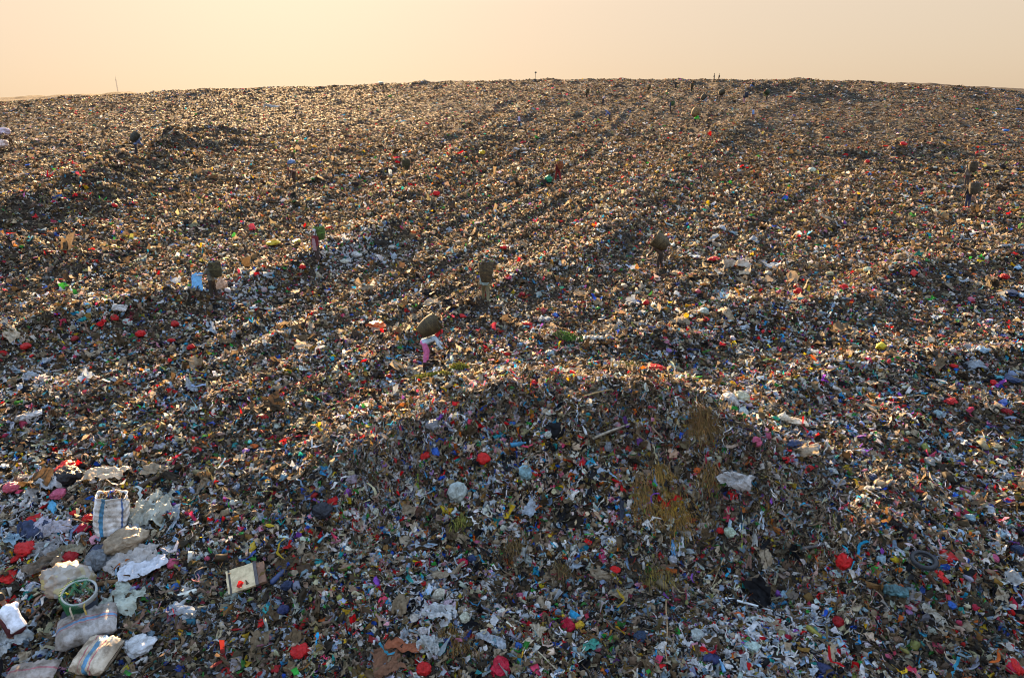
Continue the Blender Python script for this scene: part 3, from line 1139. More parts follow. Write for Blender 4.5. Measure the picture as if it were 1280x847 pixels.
picker(820, 339, 'stoop', 82, 1.6, (.07, .045, .035), (.035, .028, .024), ('headscarf', (.30, .03, .03)),
       'picker in dark brown clothes with a dull red headscarf stooping towards the left',
       (.76, .80, (.09, .075, .04)), 'bulky rounded olive basket on the stooping brown clothed picker', lift=.02, tilt=R(12))
picker(1207, 263, 'stand', 4, 1.58, (.03, .03, .04), (.03, .04, .09), ('hair', None),
       'picker in dark jeans and bright red boots seen from behind on the right slope',
       (.62, .75, DKB), 'dark basket on the back of the picker in red boots', boots=(.62, .04, .03), lift=.08)
picker(1206, 236, 'stand', 10, 1.56, (.20, .18, .17), (.06, .05, .05), ('hair', None),
       'picker in greyish top just beyond the one in red boots, legs hidden',
       (.60, .72, (.07, .06, .04)), 'blackish basket standing highest, just beyond the picker in red boots', lift=.25)
picker(697, 229, 'walk', 35, 1.58, MAR, (.20, .012, .015), ('hat', (.55, .38, .04)),
       'picker in maroon clothes with a yellow hat striding across the middle slope',
       (.45, .6, (.28, .09, .03)), 'rusty orange basket on the back of the picker with the yellow hat', lift=.05)
picker(367, 233, 'bend', 160, 1.6, (.09, .05, .04), (.05, .03, .022), ('cap', (.25, .08, .06)),
       'picker in dark brown bending forward under a blue bundle on the left slope')
picker(174, 197, 'stoop', -40, 1.62, (.10, .14, .28), (.03, .03, .04), ('headscarf', (.30, .35, .42)),
       'picker in dull blue shirt on the far left slope beside a dark basket',
       (.62, .8, (.045, .05, .04)), 'dark basket on the picker in dull blue on the far left slope', lift=.05)
picker(649, 164, 'stand', 60, 1.6, (.36, .34, .58), BK, ('hair', None),
       'picker in lilac shirt and black trousers standing beside a pale bag')
picker(646, 202, 'bend', 70, 1.6, (.36, .36, .38), (.04, .03, .02), ('hair', None),
       'picker in whitish grey shirt bending low to the left on the mid slope')
picker(733, 127, 'stand', 20, 1.6, (.05, .05, .03), (.04, .035, .03), ('cap', (.16, .05, .04)),
       'picker in dark olive clothes standing left of the one in dusty pink',
       (.6, .7, OLIVE), 'olive basket on the picker left of the dusty pink shirt')
picker(754, 134, 'stoop', -30, 1.6, (.42, .32, .34), BK, ('hair', None),
       'picker in dusty pink shirt and black skirt near the crest', skirt=True)
picker(760, 155, 'stoop', 100, 1.58, (.08, .12, .34), (.05, .045, .04), ('headscarf', (.10, .16, .40)),
       'picker in deep blue top and dark skirt below the dusty pink shirt', skirt=True)
picker(810, 121, 'walk', 20, 1.6, (.05, .05, .03), (.04, .04, .03), ('hair', None),
       'dim olive figure with a basket, leftmost of the group on the upper slope', (.5, .65, OLIVE), 'small olive basket on the leftmost dim figure of the upper slope')
picker(844, 115, 'stand', 0, 1.6, (.04, .038, .03), (.04, .035, .03), ('hair', None),
       'thin dark figure standing just under the crest, left of a stouter dark one')
picker(864, 119, 'stand', -10, 1.62, (.05, .05, .025), (.035, .035, .025), ('cap', (.05, .05, .04)),
       'stouter dark figure just under the crest with an olive basket', (.6, .72, OLIVE), 'olive basket on the stouter dark figure just under the crest')
picker(837, 144, 'stand', 70, 1.6, (.05, .08, .20), BK, ('hair', None),
       'picker in navy shirt facing left with a green basket behind', (.55, .65, GRN), 'green basket on the picker in navy shirt')
picker(869, 161, 'stoop', -60, 1.6, (.05, .62, .05), BK, ('hair', None),
       'picker in bright green shirt under a tan basket on the upper slope', (.9, .95, CANE), 'tan basket above the bright green shirt', tilt=R(-10))
picker(879, 138, 'stoop', -80, 1.6, (.30, .34, .44), DT, ('headscarf', (.55, .60, .72)),
       'picker with a whitish headscarf stooping right under a brown basket', (.75, .85, (.08, .07, .05)), 'brown basket on the picker with the whitish headscarf')
picker(900, 131, 'bend', -85, 1.6, (.10, .07, .06), (.08, .05, .04), ('hair', None),
       'picker bent right under a wide grey olive basket', (.95, .9, (.07, .065, .045)), 'wide grey olive basket on the bent figure right of the whitish headscarf')
picker(929, 133, 'stand', 30, 1.6, (.05, .06, .12), (.42, .22, .26), ('hair', None),
       'picker with pinkish trousers behind a dark blue basket', (.7, .8, (.025, .04, .09)), 'dark blue basket on the picker in pinkish trousers')
picker(939, 118, 'stoop', 85, 1.6, (.05, .16, .50), (.05, .04, .04), ('hair', None),
       'picker in strong blue shirt stooping left just under the crest', (.5, .6, DKB), 'dark basket on the picker in the strong blue shirt')
picker(956, 131, 'stoop', 75, 1.62, (.10, .12, .04), BK, ('cap', (.30, .28, .05)),
       'picker in dark trousers under a dark green basket by the crest hummock', (.8, .85, (.03, .06, .03)), 'dark green basket carried beside the crest hummock')
picker(940, 155, 'walk', 40, 1.62, (.16, .26, .55), (.20, .10, .07), ('hair', None),
       'picker in sky blue shirt and brown skirt, lowest on the upper right', skirt=True)
picker(892, 104, 'stand', 60, 1.65, DT, DT, ('hair', None), 'left one of two dark silhouettes standing on the skyline')
picker(898, 104, 'stand', -60, 1.5, DT, DT, ('hair', None), 'right one of two dark silhouettes standing on the skyline')
picker(14, 188, 'stoop', 100, 1.6, (.10, .05, .03), (.10, .06, .03), ('hair', None),
       'picker in brown clothes bending among big white bags at the left edge')
picker(20, 799, 'squat', 60, 1.7, (.66, .70, .80), (.07, .014, .018), ('hair', None),
       'picker in bright white shirt crouching at the lower left edge', fine=True)

# the blue sack held out by the picker in grey
h = P3['W'] @ ((P3['hands'][0] + P3['hands'][1]) * .5)
bsm = sheet_mesh(91, 24, .6, 1.4, .16, 'sack')
o = link('plastic_sack', bsm, M['plastic'], None, (.05, .20, .62))
o.rotation_euler = (R(84), R(8), R(20))
o.scale = (.42, .58, .5)
o.location = h + Vector((-.10, -.02, -.36))
tag(o, 'bright blue plastic sack hanging from the hands of the picker in grey', 'plastic sack')
# white and orange sack hanging under the basket of the same picker
me = bag_mesh('knotted', 203)
o = link('plastic_bag', me, M['film'], None, (.62, .48, .38))
o.scale = (.55, .45, .62)
o.rotation_euler = (0, 0, 1)
o.location = P3['W'] @ Vector((.02, -.52, .62))
tag(o, 'whitish orange bag hanging behind the picker with the blue sack', 'plastic bag')
# blue bundle on the bending picker
o = bag('balled', 367, 224, 11, (.16, .26, .48))
o.location.z += 1.05
tag(o, 'round blue bundle on the back of the brown picker on the left slope', 'bundle')
o.name = 'bundle'
# green sack dragged by the picker with yellow hat
tag(bag('knotted', 684, 229, 11, (.03, .30, .16)), 'green sack on the ground beside the picker with the yellow hat', 'plastic bag')
# the lone basket
b = make_basket(.7, .95, (.06, .06, .025), 508)
b.location = at(508, 213)
tag(b, 'lone dark olive basket standing on the slope with nobody beside it', 'basket')

# ------------------------------------------------------------------ lower left: sacks and sheets
p = at(137, 664)
s = 37 / px_m(p)
t = thing('woven_sack', p + np.array([0, 0, -.05]), R(22), 'big upright white woven sack with a blue stripe, full to the brim', 'sack')
t.rotation_euler = (R(-5), R(11), R(20))
WS = sack_mat('white woven sack', (.72, .76, .82), [(.687, .018, (.06, .32, .66)), (.868, .010, (.10, .20, .50))])
link('sack_body', standing_sack(s * 1.0, s * .85, s * 1.4, 3), WS, t)
rubbish_heap('filling', s * .40, t, s * 1.28, 5, .16)


def S(label, *a, **k):
    o = sheet(*a, **k)
    tag(o, label, k.get('cat', 'plastic sheet'))
    return o


S('cream film bunched up behind the mouth of the upright white sack', 135, 606, 46, (.55, .48, .38), 21, .5, .2, up=.45)
S('heap of greenish white film right of the upright white sack', 192, 640, 58, (.50, .53, .48), 31, .85, .4, lift=.35, up=.15)
S('pale film spilling downhill between the upright sack and the tan bag', 176, 661, 34, (.52, .58, .64), 32, .6, -.8, lift=.3, up=.1)
S('big flat grey woven sheet under the tan bag', 172, 702, 56, (.34, .32, .31), 33, .62, .15, mat='cloth', lift=.25, up=.15, flat=False)
S('pale blue grey woven sheet overlapping the big grey one', 181, 716, 50, (.42, .45, .52), 34, .5, .35, mat='cloth', lift=.16, up=.2)
S('pale green grey sheets spread right of the netted basket', 158, 748, 50, (.50, .56, .50), 35, .75, -.4, lift=.2, up=.14)
S('small whitish square of paper right of the pale green sheets', 234, 734, 13, (.66, .70, .66), 36, .9, .5, lift=.08, flat=True)
S('large crumpled white sheet at the left edge below the white shirt', 14, 800, 46, (.55, .60, .64), 37, .85, .3, lift=.35, up=.12)
S('long whitish film draped beside the black bag at upper left', 63, 614, 46, (.52, .55, .60), 38, .5, .75, lift=.35, up=.22)
S('whitish violet film lying below the ring of pale blue plastic', 74, 663, 34, (.52, .50, .58), 39, .6, .45, lift=.3, up=.15)
S('greyish film among red bags in the left heap', 62, 686, 36, (.38, .38, .40), 40, .8, .1, lift=.35, up=.12)
S('dusty olive film strip in the left heap', 92, 690, 30, (.34, .32, .24), 41, .4, .1, lift=.3, up=.15)
S('long dusty brown film left of the netted basket', 60, 708, 44, (.24, .20, .16), 42, .45, .6, lift=.35, up=.14)
S('pale blue film at the left edge above the red bags', 18, 680, 28, (.30, .46, .60), 43, .6, -.3, lift=.35, up=.16)
S('navy cloth heap between the red bags of the left heap', 40, 668, 46, (.03, .045, .10), 44, .7, .2, mat='cloth', lift=.4, up=.1)
S('lilac printed wrapper on the lower middle slope', 605, 717, 25, (.55, .38, .62), 45, .6, .35, lift=.15, flat=True)
S('pale blue folded sheet on the slope between two pickers', 404, 428, 14, (.48, .60, .72), 46, .8, .4, lift=.1, flat=True)
S('whitish film hanging over the middle of the mound face', 920, 601, 36, (.62, .62, .64), 47, .5, -.5, lift=.35, up=.2)
S('long whitish film trailing down at the right edge', 1272, 742, 46, (.50, .54, .58), 48, .22, -1.1, lift=.4, up=.3)
S('long pale film lying below the teal roll', 1165, 768, 30, (.55, .55, .50), 49, .3, -.9, lift=.3, up=.15)
S('rust brown cloth beside the tan board at the bottom edge', 487, 828, 34, (.14, .065, .035), 50, 1.1, .3, mat='cloth', lift=.25, up=.14, name='cloth', cat='cloth')
S('rust coloured panel of sheeting at the bottom edge', 508, 812, 38, (.20, .06, .025), 51, .35, -.25, mat='cloth', lift=.14, up=.2, name='cloth', cat='cloth')
S('white plastic sheet crumpled in the bottom middle litter', 537, 808, 30, (.56, .60, .62), 52, .8, -.2, lift=.4, up=.14)
S('teal cloth lying in the bottom middle litter', 737, 812, 30, (.04, .22, .18), 53, .4, .6, mat='cloth', lift=.3, up=.12, name='cloth', cat='cloth')
S('white film spread in the pale litter patch at the bottom', 545, 770, 40, (.58, .62, .66), 54, .6, .2, lift=.3, up=.12)
S('crumpled film scrap right of the bottom pale litter patch', 612, 803, 36, (.44, .50, .58), 55, .35, -.5, lift=.3, up=.12)
S('grey blue sheet at the left edge of the far slope', 340, 135, 20, (.40, .42, .44), 56, .4, .0, lift=.2, up=.3)
S('pale film lying on the slope at the right, below the red boots', 918, 334, 36, (.52, .48, .42), 57, .3, .1, lift=.35, up=.12)



def lying_sack(u, v, lpx, wpx, spin, base, stripes, label, seed, axis='X', hz=.55, roll=0.0, name='woven_sack'):
    p = at(u, v)
    q = px_m(p)
    n = normal(np.array([p[0]]), np.array([p[1]]), .4)[0]
    lx, ly = lpx / q, wpx / q
    o = link(name, pillow('sack', lx, ly, ly * hz, seed), sack_mat(label[:24], base, stripes, axis))
    o.rotation_mode = 'QUATERNION'
    o.rotation_quaternion = frame_quat(n * np.array([.8, .8, 1]), spin) @ Euler((roll, 0, 0)).to_quaternion()
    o.location = Vector(p) + Vector(n) * (ly * hz * .33 + .09)
    tag(o, label, 'sack')
    return o


lying_sack(114, 789, 68, 48, .42, (.30, .29, .29), [(.50, .035, (.10, .22, .42)), (.435, .012, (.34, .10, .14)), (.565, .012, (.34, .10, .14))],
           'plump grey woven sack lying on its side with blue and red stripes', 8)
lying_sack(127, 826, 46, 50, -.15, (.46, .40, .32), [(.52, .05, (.08, .24, .42)), (.36, .016, (.42, .12, .14)), (.66, .016, (.42, .12, .14))],
           'beige woven sack with a broad blue stripe below the plump grey one', 9, axis='Y')
lying_sack(45, 846, 60, 30, .12, (.30, .26, .24), [(.5, .05, (.34, .12, .14))], 'dusty pinkish grey sack cut by the bottom edge at the left', 10)
lying_sack(36, 524, 34, 12, .5, (.42, .42, .44), [], 'long greyish white sack lying on the left slope', 12)
lying_sack(150, 387, 17, 10, .1, (.50, .50, .52), [], 'small greyish white sack on the ridge left of the blue sack holder', 13)
lying_sack(742, 426, 26, 9, .0, (.40, .40, .38), [], 'grey white sack lying right of the moss clump', 14)
S2 = lying_sack(993, 532, 30, 14, -.12, (.62, .54, .42), [], 'cream sack with one end pointing up, on the right slope', 15)
tag(bag('knotted', 977, 527, 14, (.62, .55, .45), mat='cloth'), 'cream bag standing against the end of the cream sack', 'plastic bag')

# netted basket with rope handles, and the clear bag behind it
p = at(86, 752)
q = px_m(p)
o = link('refuse_bag', bag_mesh('balled', 61), M['refuse'])
o.scale = (66 / q, 54 / q, 72 / q)
o.location = p + np.array([-.02, .15, .50])
tag(o, 'big clear refuse bag full of bottles behind the netted basket', 'refuse bag')
p = at(106, 770)
w = 37 / q
t = thing('netted_basket', p + np.array([-.02, .05, .05]), R(20), 'dark basket with green netting, white rim and yellow rope handles', 'basket')
t.rotation_euler = (R(14), R(4), R(20))
hgt = w * 1.05
link('basket_body', lathe('tub', [(.001, 0), (w * .36, 0), (w * .40, .03), (w * .45, hgt * .5), (w * .49, hgt), (w * .455, hgt), (w * .42, hgt * .4)], 36, .015), M['hard'], t, (.025, .035, .06), True)
link('rim', lathe('rim', [(w * .485, hgt - .14), (w * .51, hgt - .12), (w * .52, hgt + .015), (w * .49, hgt + .03), (w * .45, hgt + .01)], 36, .015), M['hard'], t, (.28, .30, .30), True)
bm = bmesh.new()
for k in range(34):       # the netting: crossed cords down the side and over the mouth
    a0 = 1.3 + k * .105
    for sg in (-1, 1):
        pts = []
        for i in range(9):
            z = hgt * 1.04 * (1 - i / 8)
            rr = w * (.54 - .12 * i / 8) + .012
            a = a0 + sg * i * .10
            if i == 0:
                pts.append((w * .42 * math.cos(a), w * .42 * math.sin(a), hgt * .99))
            pts.append((rr * math.cos(a), rr * math.sin(a), z))
        tube_bm(bm, pts, [.008] * 10, None, 4)
for k in range(15):
    for sg in (-1, 1):
        c = (-.40 + .05 * k) * w
        pts = []
        for i in range(7):
            f = -.5 + i / 6
            x, y = c + f * w * .5 * sg * .8, .12 * w + f * w * .55
            pts.append((x * .9, y, hgt + .03 + .05 * math.sin(i + k)))
        if max(math.hypot(a, b) for a, b, _ in pts) < w * .52:
            tube_bm(bm, pts, [.007] * 7, None, 4)
net = bm_mesh('net', bm)
link('netting', net, M['hard'], t, (.03, .17, .07))
for sx in (-.16, .22):
    pts = [(sx * w, -.47 * w, hgt * .98), (sx * w, -.60 * w, hgt * .98), (sx * w + .05 * w, -.68 * w, hgt * .62),
           (sx * w + .12 * w, -.66 * w, hgt * .2), (sx * w + .06 * w, -.58 * w, hgt * .02)]
    link('rope_handle', tube('rope', pts, [.02] * 5, 7), M['wood'], t, (.48, .36, .10) if sx > 0 else (.50, .44, .34))
rubbish_heap('filling', w * .42, t, hgt - .03, 9, .06)

tag(bag('crumpled', 162, 682, 54, (.42, .34, .25), mat='film', spin=.5), 'large dusty tan bag with a sunlit top, below the upright white sack', 'plastic bag')
tag(bag('balled', 125, 707, 34, (.20, .23, .27), mat='film'), 'smoky grey bag just right of the clear refuse bag', 'plastic bag')
tag(bag('balled', 88, 604, 34, (.018, .018, .024)), 'black bag with red plastic on it left of the upright sack', 'plastic bag')
tag(bag('flattened', 178, 809, 42, (.62, .66, .72), mat='film', spin=.3), 'white plastic bag right of the two striped sacks', 'plastic bag')
tag(bag('crumpled', 98, 775, 40, (.02, .025, .045), mat='cloth'), 'black cloth bundle under the netted basket', 'cloth')
tag(bag('balled', 403, 642, 26, (.03, .035, .05)), 'round black bag on the slope left of the mound', 'plastic bag')
tag(bag('twisted', 68, 637, 28, (.10, .40, .66)), 'twisted sky blue plastic in the left heap', 'plastic bag')
tag(bag('crumpled', 126, 690, 22, (.04, .05, .09), mat='cloth'), 'navy cloth wad between the tan bag and the grey bag', 'cloth')

# tan foam board with dark straps
p = at(307, 727)
q = px_m(p)
n = normal(np.array([p[0]]), np.array([p[1]]), .5)[0]
t = thing('foam_board', p + n * .17)
t.rotation_mode = 'QUATERNION'
t.rotation_quaternion = frame_quat(n + np.array([0, -.15, 0]), .40)
tag(t, 'tan foam board with two dark straps and a brown end', 'board')


def box(name, lx, ly, lz, mat, parent, colour, loc=(0, 0, 0), bev=.012):
    bm = bmesh.new()
    bmesh.ops.create_cube(bm, size=1)
    for v_ in bm.verts:
        v_.co = (v_.co.x * lx, v_.co.y * ly, v_.co.z * lz)
    bmesh.ops.subdivide_edges(bm, edges=bm.edges, cuts=4, use_grid_fill=True)
    for v_ in bm.verts:
        v_.co += mnoise.noise_vector(v_.co * 6 + Vector(loc)) * bev
    o_ = link(name, bm_mesh(name, bm, False), M[mat], parent, colour)
    o_.location = loc
    return o_


bw = 46 / q
box('panel', bw * .78, bw * .72, .07, 'cloth', t, (.50, .42, .27), (-.05 * bw, 0, 0))
box('strap', .045, bw * .74, .088, 'cloth', t, (.06, .055, .05), (-.36 * bw, 0, 0), .004)
box('strap', .075, bw * .74, .088, 'cloth', t, (.08, .075, .08), (.31 * bw, 0, 0), .004)
box('end_block', bw * .2, bw * .66, .10, 'cloth', t, (.16, .09, .06), (.45 * bw, -.02, -.01), .03)

# tyre
p = at(1152, 706)
q = px_m(p)
n = normal(np.array([p[0]]), np.array([p[1]]), .5)[0]
ro = 15.5 / q
sec = .052
prof = []
for i in range(13):
    a = R(-150 + 300 * i / 12)
    prof.append((ro - sec + sec * math.cos(a), sec * 1.15 * math.sin(a)))
prof += [(ro - sec * 1.75, .03), (ro - sec * 1.6, .0), (ro - sec * 1.75, -.03), prof[0]]
t = thing('tyre', p + n * .2)
t.rotation_mode = 'QUATERNION'
t.rotation_quaternion = frame_quat(n * np.array([.8, .5, 1]), 0)
link('casing', lathe('casing', prof, 48), M['rubber'], t, (.022, .026, .034), True)
bm = bmesh.new()
for k in range(40):
    a = k / 40 * 2 * math.pi
    for zz, da in ((-.028, 0), (.028, .08)):
        tube_bm(bm, [((ro + .001) * math.cos(a + da - .03), (ro + .001) * math.sin(a + da - .03), zz - .014),
                     ((ro + .001) * math.cos(a + da + .03), (ro + .001) * math.sin(a + da + .03), zz + .014)], [.009, .009], None, 4)
link('tread', bm_mesh('tread', bm), M['rubber'], t, (.03, .032, .038))
tag(t, 'small black tyre lying flat on litter at the lower right', 'tyre')

# teal roll, poles, planks and logs
o = lying_sack(1119, 741, 28, 13, -.35, (.05, .15, .19), [], 'dark teal bolster lying below and left of the tyre', 16, hz=.9, name='bolster')
o['category'] = 'bolster'
stick(258, 588, 273, 613, 3.2, (.42, .27, .07), label='yellow bamboo stick slanting on the left slope', taper=.9)
stick(176, 612, 205, 596, 7, (.06, .045, .035), 'log', 'log', label='dark log lying right of the upright white sack', up=.1)
stick(758, 500, 806, 513, 4.5, (.24, .10, .045), 'wooden_plank', 'plank', label='reddish brown plank on the top of the mound')
stick(717, 503, 775, 488, 2.6, (.36, .25, .12), label='thin pale branch on the top of the mound')
stick(740, 552, 790, 533, 4, (.30, .27, .22), 'log', 'log', label='pale grey branch at the back edge of the mound')
stick(976, 656, 993, 688, 5, (.30, .19, .11), 'driftwood', 'log', label='tan split timber hanging on the right flank of the mound')
stick(1000, 690, 1040, 683, 5, (.10, .10, .11), 'pipe', 'pipe', mat='hard', label='dark grey pipe at the foot of the right flank')
stick(906, 752, 965, 768, 3.4, (.50, .56, .60), 'plastic_tube', 'tube', mat='hard', label='thin whitish tube lying below the straw face', up=.12)
stick(832, 758, 833, 835, 2.2, (.30, .20, .11), label='slim brown stick standing in the bottom middle litter', up=.2)
stick(223, 750, 246, 742, 7, (.56, .60, .56), 'plastic_tube', 'tube', mat='hard', label='short white tube right of the pale green sheets', taper=1.0)
stick(340, 732, 357, 717, 7, (.025, .045, .13), 'plastic_tube', 'tube', mat='hard', label='navy tube beside the tan foam board', taper=1.0)
stick(38, 778, 66, 752, 3.5, (.11, .065, .045), label='brown stick leaning right of the white shirted picker', up=.14)
stick(46, 782, 70, 757, 3, (.09, .055, .04), label='darker brown stick next to the one right of the white shirt', up=.14)
stick(118, 735, 168, 729, 7, (.20, .11, .05), 'wooden_plank', 'plank', label='brown plank behind the netted basket', up=.1)
stick(660, 752, 672, 748, 2, (.3, .24, .18), label='short pale twig below the lilac wrapper')
stick(1085, 512, 1102, 526, 4.5, (.17, .13, .10), 'log', 'log', label='weathered log on the right slope')
stick(1188, 580, 1250, 588, 2, (.18, .13, .09), label='thin stick lying on the far right slope')
stick(970, 612, 1004, 597, 2.5, (.28, .25, .21), label='pale stick poking out of the right flank')
stick(668, 688, 690, 668, 2, (.26, .2, .13), label='thin dull twig in the middle of the mound face')
stick(905, 700, 890, 735, 2, (.30, .24, .16), label='thin cane leaning at the foot of the straw face')
stick(860, 495, 905, 512, 2, (.34, .28, .2), label='thin pale stick behind the white bags')
stick(672, 818, 700, 846, 2.2, (.34, .3, .22), label='thin pale cane at the bottom edge beside the crimson bag')

# bottles
def bottle(u, v, lpx, colour, spin, label):
    p_ = at(u, v)
    l = lpx / px_m(p_)
    n_ = normal(np.array([p_[0]]), np.array([p_[1]]), .3)[0]
    t_ = thing('bottle', Vector(p_) + Vector(n_) * (.16 * l + .10))
    t_.rotation_mode = 'QUATERNION'
    t_.rotation_quaternion = frame_quat(n_, spin) @ Euler((0, R(82), 0)).to_quaternion()
    link('bottle_body', lathe('bottle_body', [(.001, -l / 2), (.13 * l, -.5 * l), (.15 * l, -.46 * l), (.15 * l, -.1 * l), (.135 * l, -.06 * l), (.15 * l, 0),
                                     (.14 * l, .16 * l), (.05 * l, .36 * l), (.05 * l, .43 * l)], 20), M['film'], t_, colour, True)
    link('cap', lathe('cap', [(.058 * l, .41 * l), (.06 * l, .49 * l), (.001, .5 * l)], 16), M['hard'], t_, tuple(min(.7, c * 1.5) for c in colour), True)
    tag(t_, label, 'bottle')


bottle(646, 558, 20, (.06, .26, .46), .3, 'sky blue bottle lying on the upper face of the mound')
bottle(901, 837, 17, (.16, .36, .62), 1.7, 'pale blue bottle at the bottom edge, right of a black bag')
bottle(400, 678, 11, (.10, .42, .60), 1.2, 'turquoise bottle below the round black bag')
bottle(230, 758, 16, (.46, .52, .56), .9, 'clear bottle lying below the short white tube')
bottle(730, 540, 12, (.62, .66, .70), 2.0, 'white bottle at the back of the mound')
bottle(322, 712, 10, (.5, .55, .6), .2, 'small clear bottle above the tan foam board')

# ------------------------------------------------------------------ straw, coir and moss clumps
def fibres(name, u, v, wpx, hpx, colour, n, label, cat, hang=True, length=.5, seed=0, thick=.012, up=.1):
    rr = np.random.default_rng(seed + 99)
    p_ = at(u, v)
    q_ = px_m(p_)
    w_, h_ = wpx / q_, hpx / q_
    k = 7
    T = np.zeros((n, k, 2, 3))
    cx = rr.normal(0, .46, n) * w_
    cy = rr.normal(0, .46, n) * h_
    P2 = np.stack([p_[0] + cx, p_[1] + cy * .75], -1)
    ss = length * rr.uniform(.5, 1.3, n)
    if hang:
        ang = rr.normal(-math.pi / 2, .45, n)
    else:
        ang = rr.uniform(0, 2 * math.pi, n)
    qv = np.linspace(0, 1, k)
    bend = rr.normal(0, .9, n)
    aa = ang[:, None] + bend[:, None] * qv[None]
    X_ = P2[:, 0:1] + np.cumsum(np.cos(aa), 1) * ss[:, None] / k
    Y_ = P2[:, 1:2] + np.cumsum(np.sin(aa), 1) * ss[:, None] / k
    Z_ = Hground(X_, Y_) + up * (1 - (cx / w_) ** 2)[:, None] + (.16 if hang else .12) * np.sin(qv * math.pi * .9)[None] * rr.uniform(.2, 1.3, (n, 1)) + rr.normal(0, .04, (n, 1))
    T[..., 0, 0], T[..., 0, 1], T[..., 0, 2] = X_, Y_, Z_
    T[..., 1, :] = T[..., 0, :]
    wd = thick * rr.uniform(.5, 1.6, (n, 1))
    T[..., 1, 0] += wd * np.abs(np.sin(aa)) + wd * .3
    T[..., 1, 2] += wd * .6
    o0 = p_
    V = (T.reshape(-1, 3) - o0)
    fc = (grid_faces(2, k)[None] + (np.arange(n) * k * 2)[:, None, None]).reshape(-1, 4)
    c = np.ones((n, k * 2, 4))
    c[..., :3] = (np.array(colour) * rr.uniform(.25, 1.7, (n, 1)) * rr.uniform(.85, 1.15, (n, 3)))[:, None]
    o_ = link(name, np_mesh(name, V, fc, c.reshape(-1, 4)), M['fibre'])
    o_.location = o0
    tag(o_, label, cat)
    return o_


OCH = (.24, .135, .025)
fibres('straw_clump', 838, 634, 32, 34, OCH, 800, 'broad golden straw mass hanging down the mound face', 'straw', length=.42, seed=1, thick=.006, up=.03)
fibres('straw_clump', 800, 616, 12, 32, (.20, .115, .03), 260, 'narrow straw strands left of the broad golden mass', 'straw', length=.5, seed=2, thick=.006)
fibres('straw_clump', 886, 592, 14, 18, (.18, .105, .03), 220, 'straw tuft high on the mound face right of the golden mass', 'straw', length=.42, seed=3, thick=.006)
fibres('straw_clump', 826, 588, 14, 12, (.27, .16, .035), 200, 'small straw tuft above the broad golden mass', 'straw', length=.35, seed=4, thick=.006)
fibres('coir_clump', 877, 540, 22, 10, (.15, .085, .025), 1100, 'thick brown fibre mat on the mound behind the golden straw', 'fibre mat', hang=False, length=.3, seed=5, up=.2, thick=.006)
fibres('coir_clump', 570, 809, 24, 10, (.17, .10, .03), 260, 'small brown fibre tangle at the bottom right of the pale patch', 'fibre mat', hang=False, length=.35, seed=6, thick=.007)
fibres('straw_clump', 640, 683, 22, 18, (.13, .085, .03), 260, 'dull straw patch in the middle of the slope below the mound', 'straw', length=.3, seed=7, thick=.006)
fibres('straw_clump', 820, 720, 26, 16, (.18, .13, .03), 250, 'short yellowish straw at the foot of the mound face', 'straw', length=.35, seed=8, thick=.006)
fibres('straw_clump', 700, 712, 16, 14, (.12, .08, .03), 220, 'dark straw tangle right of the lilac wrapper', 'straw', length=.3, seed=12, thick=.006)
MOSS = (.17, .17, .02)
fibres('grass_tuft', 538, 475, 24, 7, MOSS, 1100, 'yellow green grass patch below the picker in pink trousers', 'grass', hang=False, length=.12, seed=9, thick=.014)
fibres('grass_tuft', 575, 463, 13, 5, MOSS, 500, 'small yellow green tuft right of the larger grass patch', 'grass', hang=False, length=.12, seed=10, thick=.014)
fibres('grass_tuft', 709, 424, 18, 9, (.07, .15, .02), 320, 'bright green tuft standing alone behind the mound', 'grass', hang=False, length=.25, seed=11, thick=.02)
fibres('grass_tuft', 575, 652, 14, 9, (.12, .12, .02), 120, 'yellowish weeds on the left face of the mound', 'grass', length=.3, seed=13, thick=.02)
fibres('grass_tuft', 786, 462, 22, 8, (.13, .12, .03), 160, 'dull olive weeds at the back of the mound', 'grass', hang=False, length=.25, seed=14, thick=.02)


def hanging(u, v, lpx, wpx, colour, label, seed, name='plastic_strip', cat='strip'):
    """a limp strip draped down the face"""
    p0 = at(u, v)
    q_ = px_m(p0)
    p1 = at(u + random.uniform(-3, 3), v + lpx * .8)
    A, B = Vector(p0), Vector(p1)
    w_ = wpx / q_
    k, m = 14, 6
    V = []
    for i in range(k):
        f = i / (k - 1)
        c = A.lerp(B, f) - A
        zz = Hground(np.array([c.x + A.x]), np.array([c.y + A.y]))[0] - A.z
        c.z = max(zz + .08, c.z + .05)
        ww = w_ * (.55 + .5 * f + .25 * mnoise.noise(Vector((f * 4, seed, 0))))
        for j in range(m):
            s_ = j / (m - 1) - .5
            V.append((c.x + s_ * ww + .04 * mnoise.noise(Vector((f * 5, seed, 3))), c.y - .05 - .06 * math.cos(s_ * 9 + seed) * w_ * 5,
                      c.z + .03 * mnoise.noise(Vector((s_ * 8, f * 6, seed)))))
    me = np_mesh(name, np.array(V), grid_faces(m, k))
    me.shade_smooth()
    o_ = link(name, me, M['plastic'], None, colour)
    o_.location = A
    tag(o_, label, cat)
    return o_


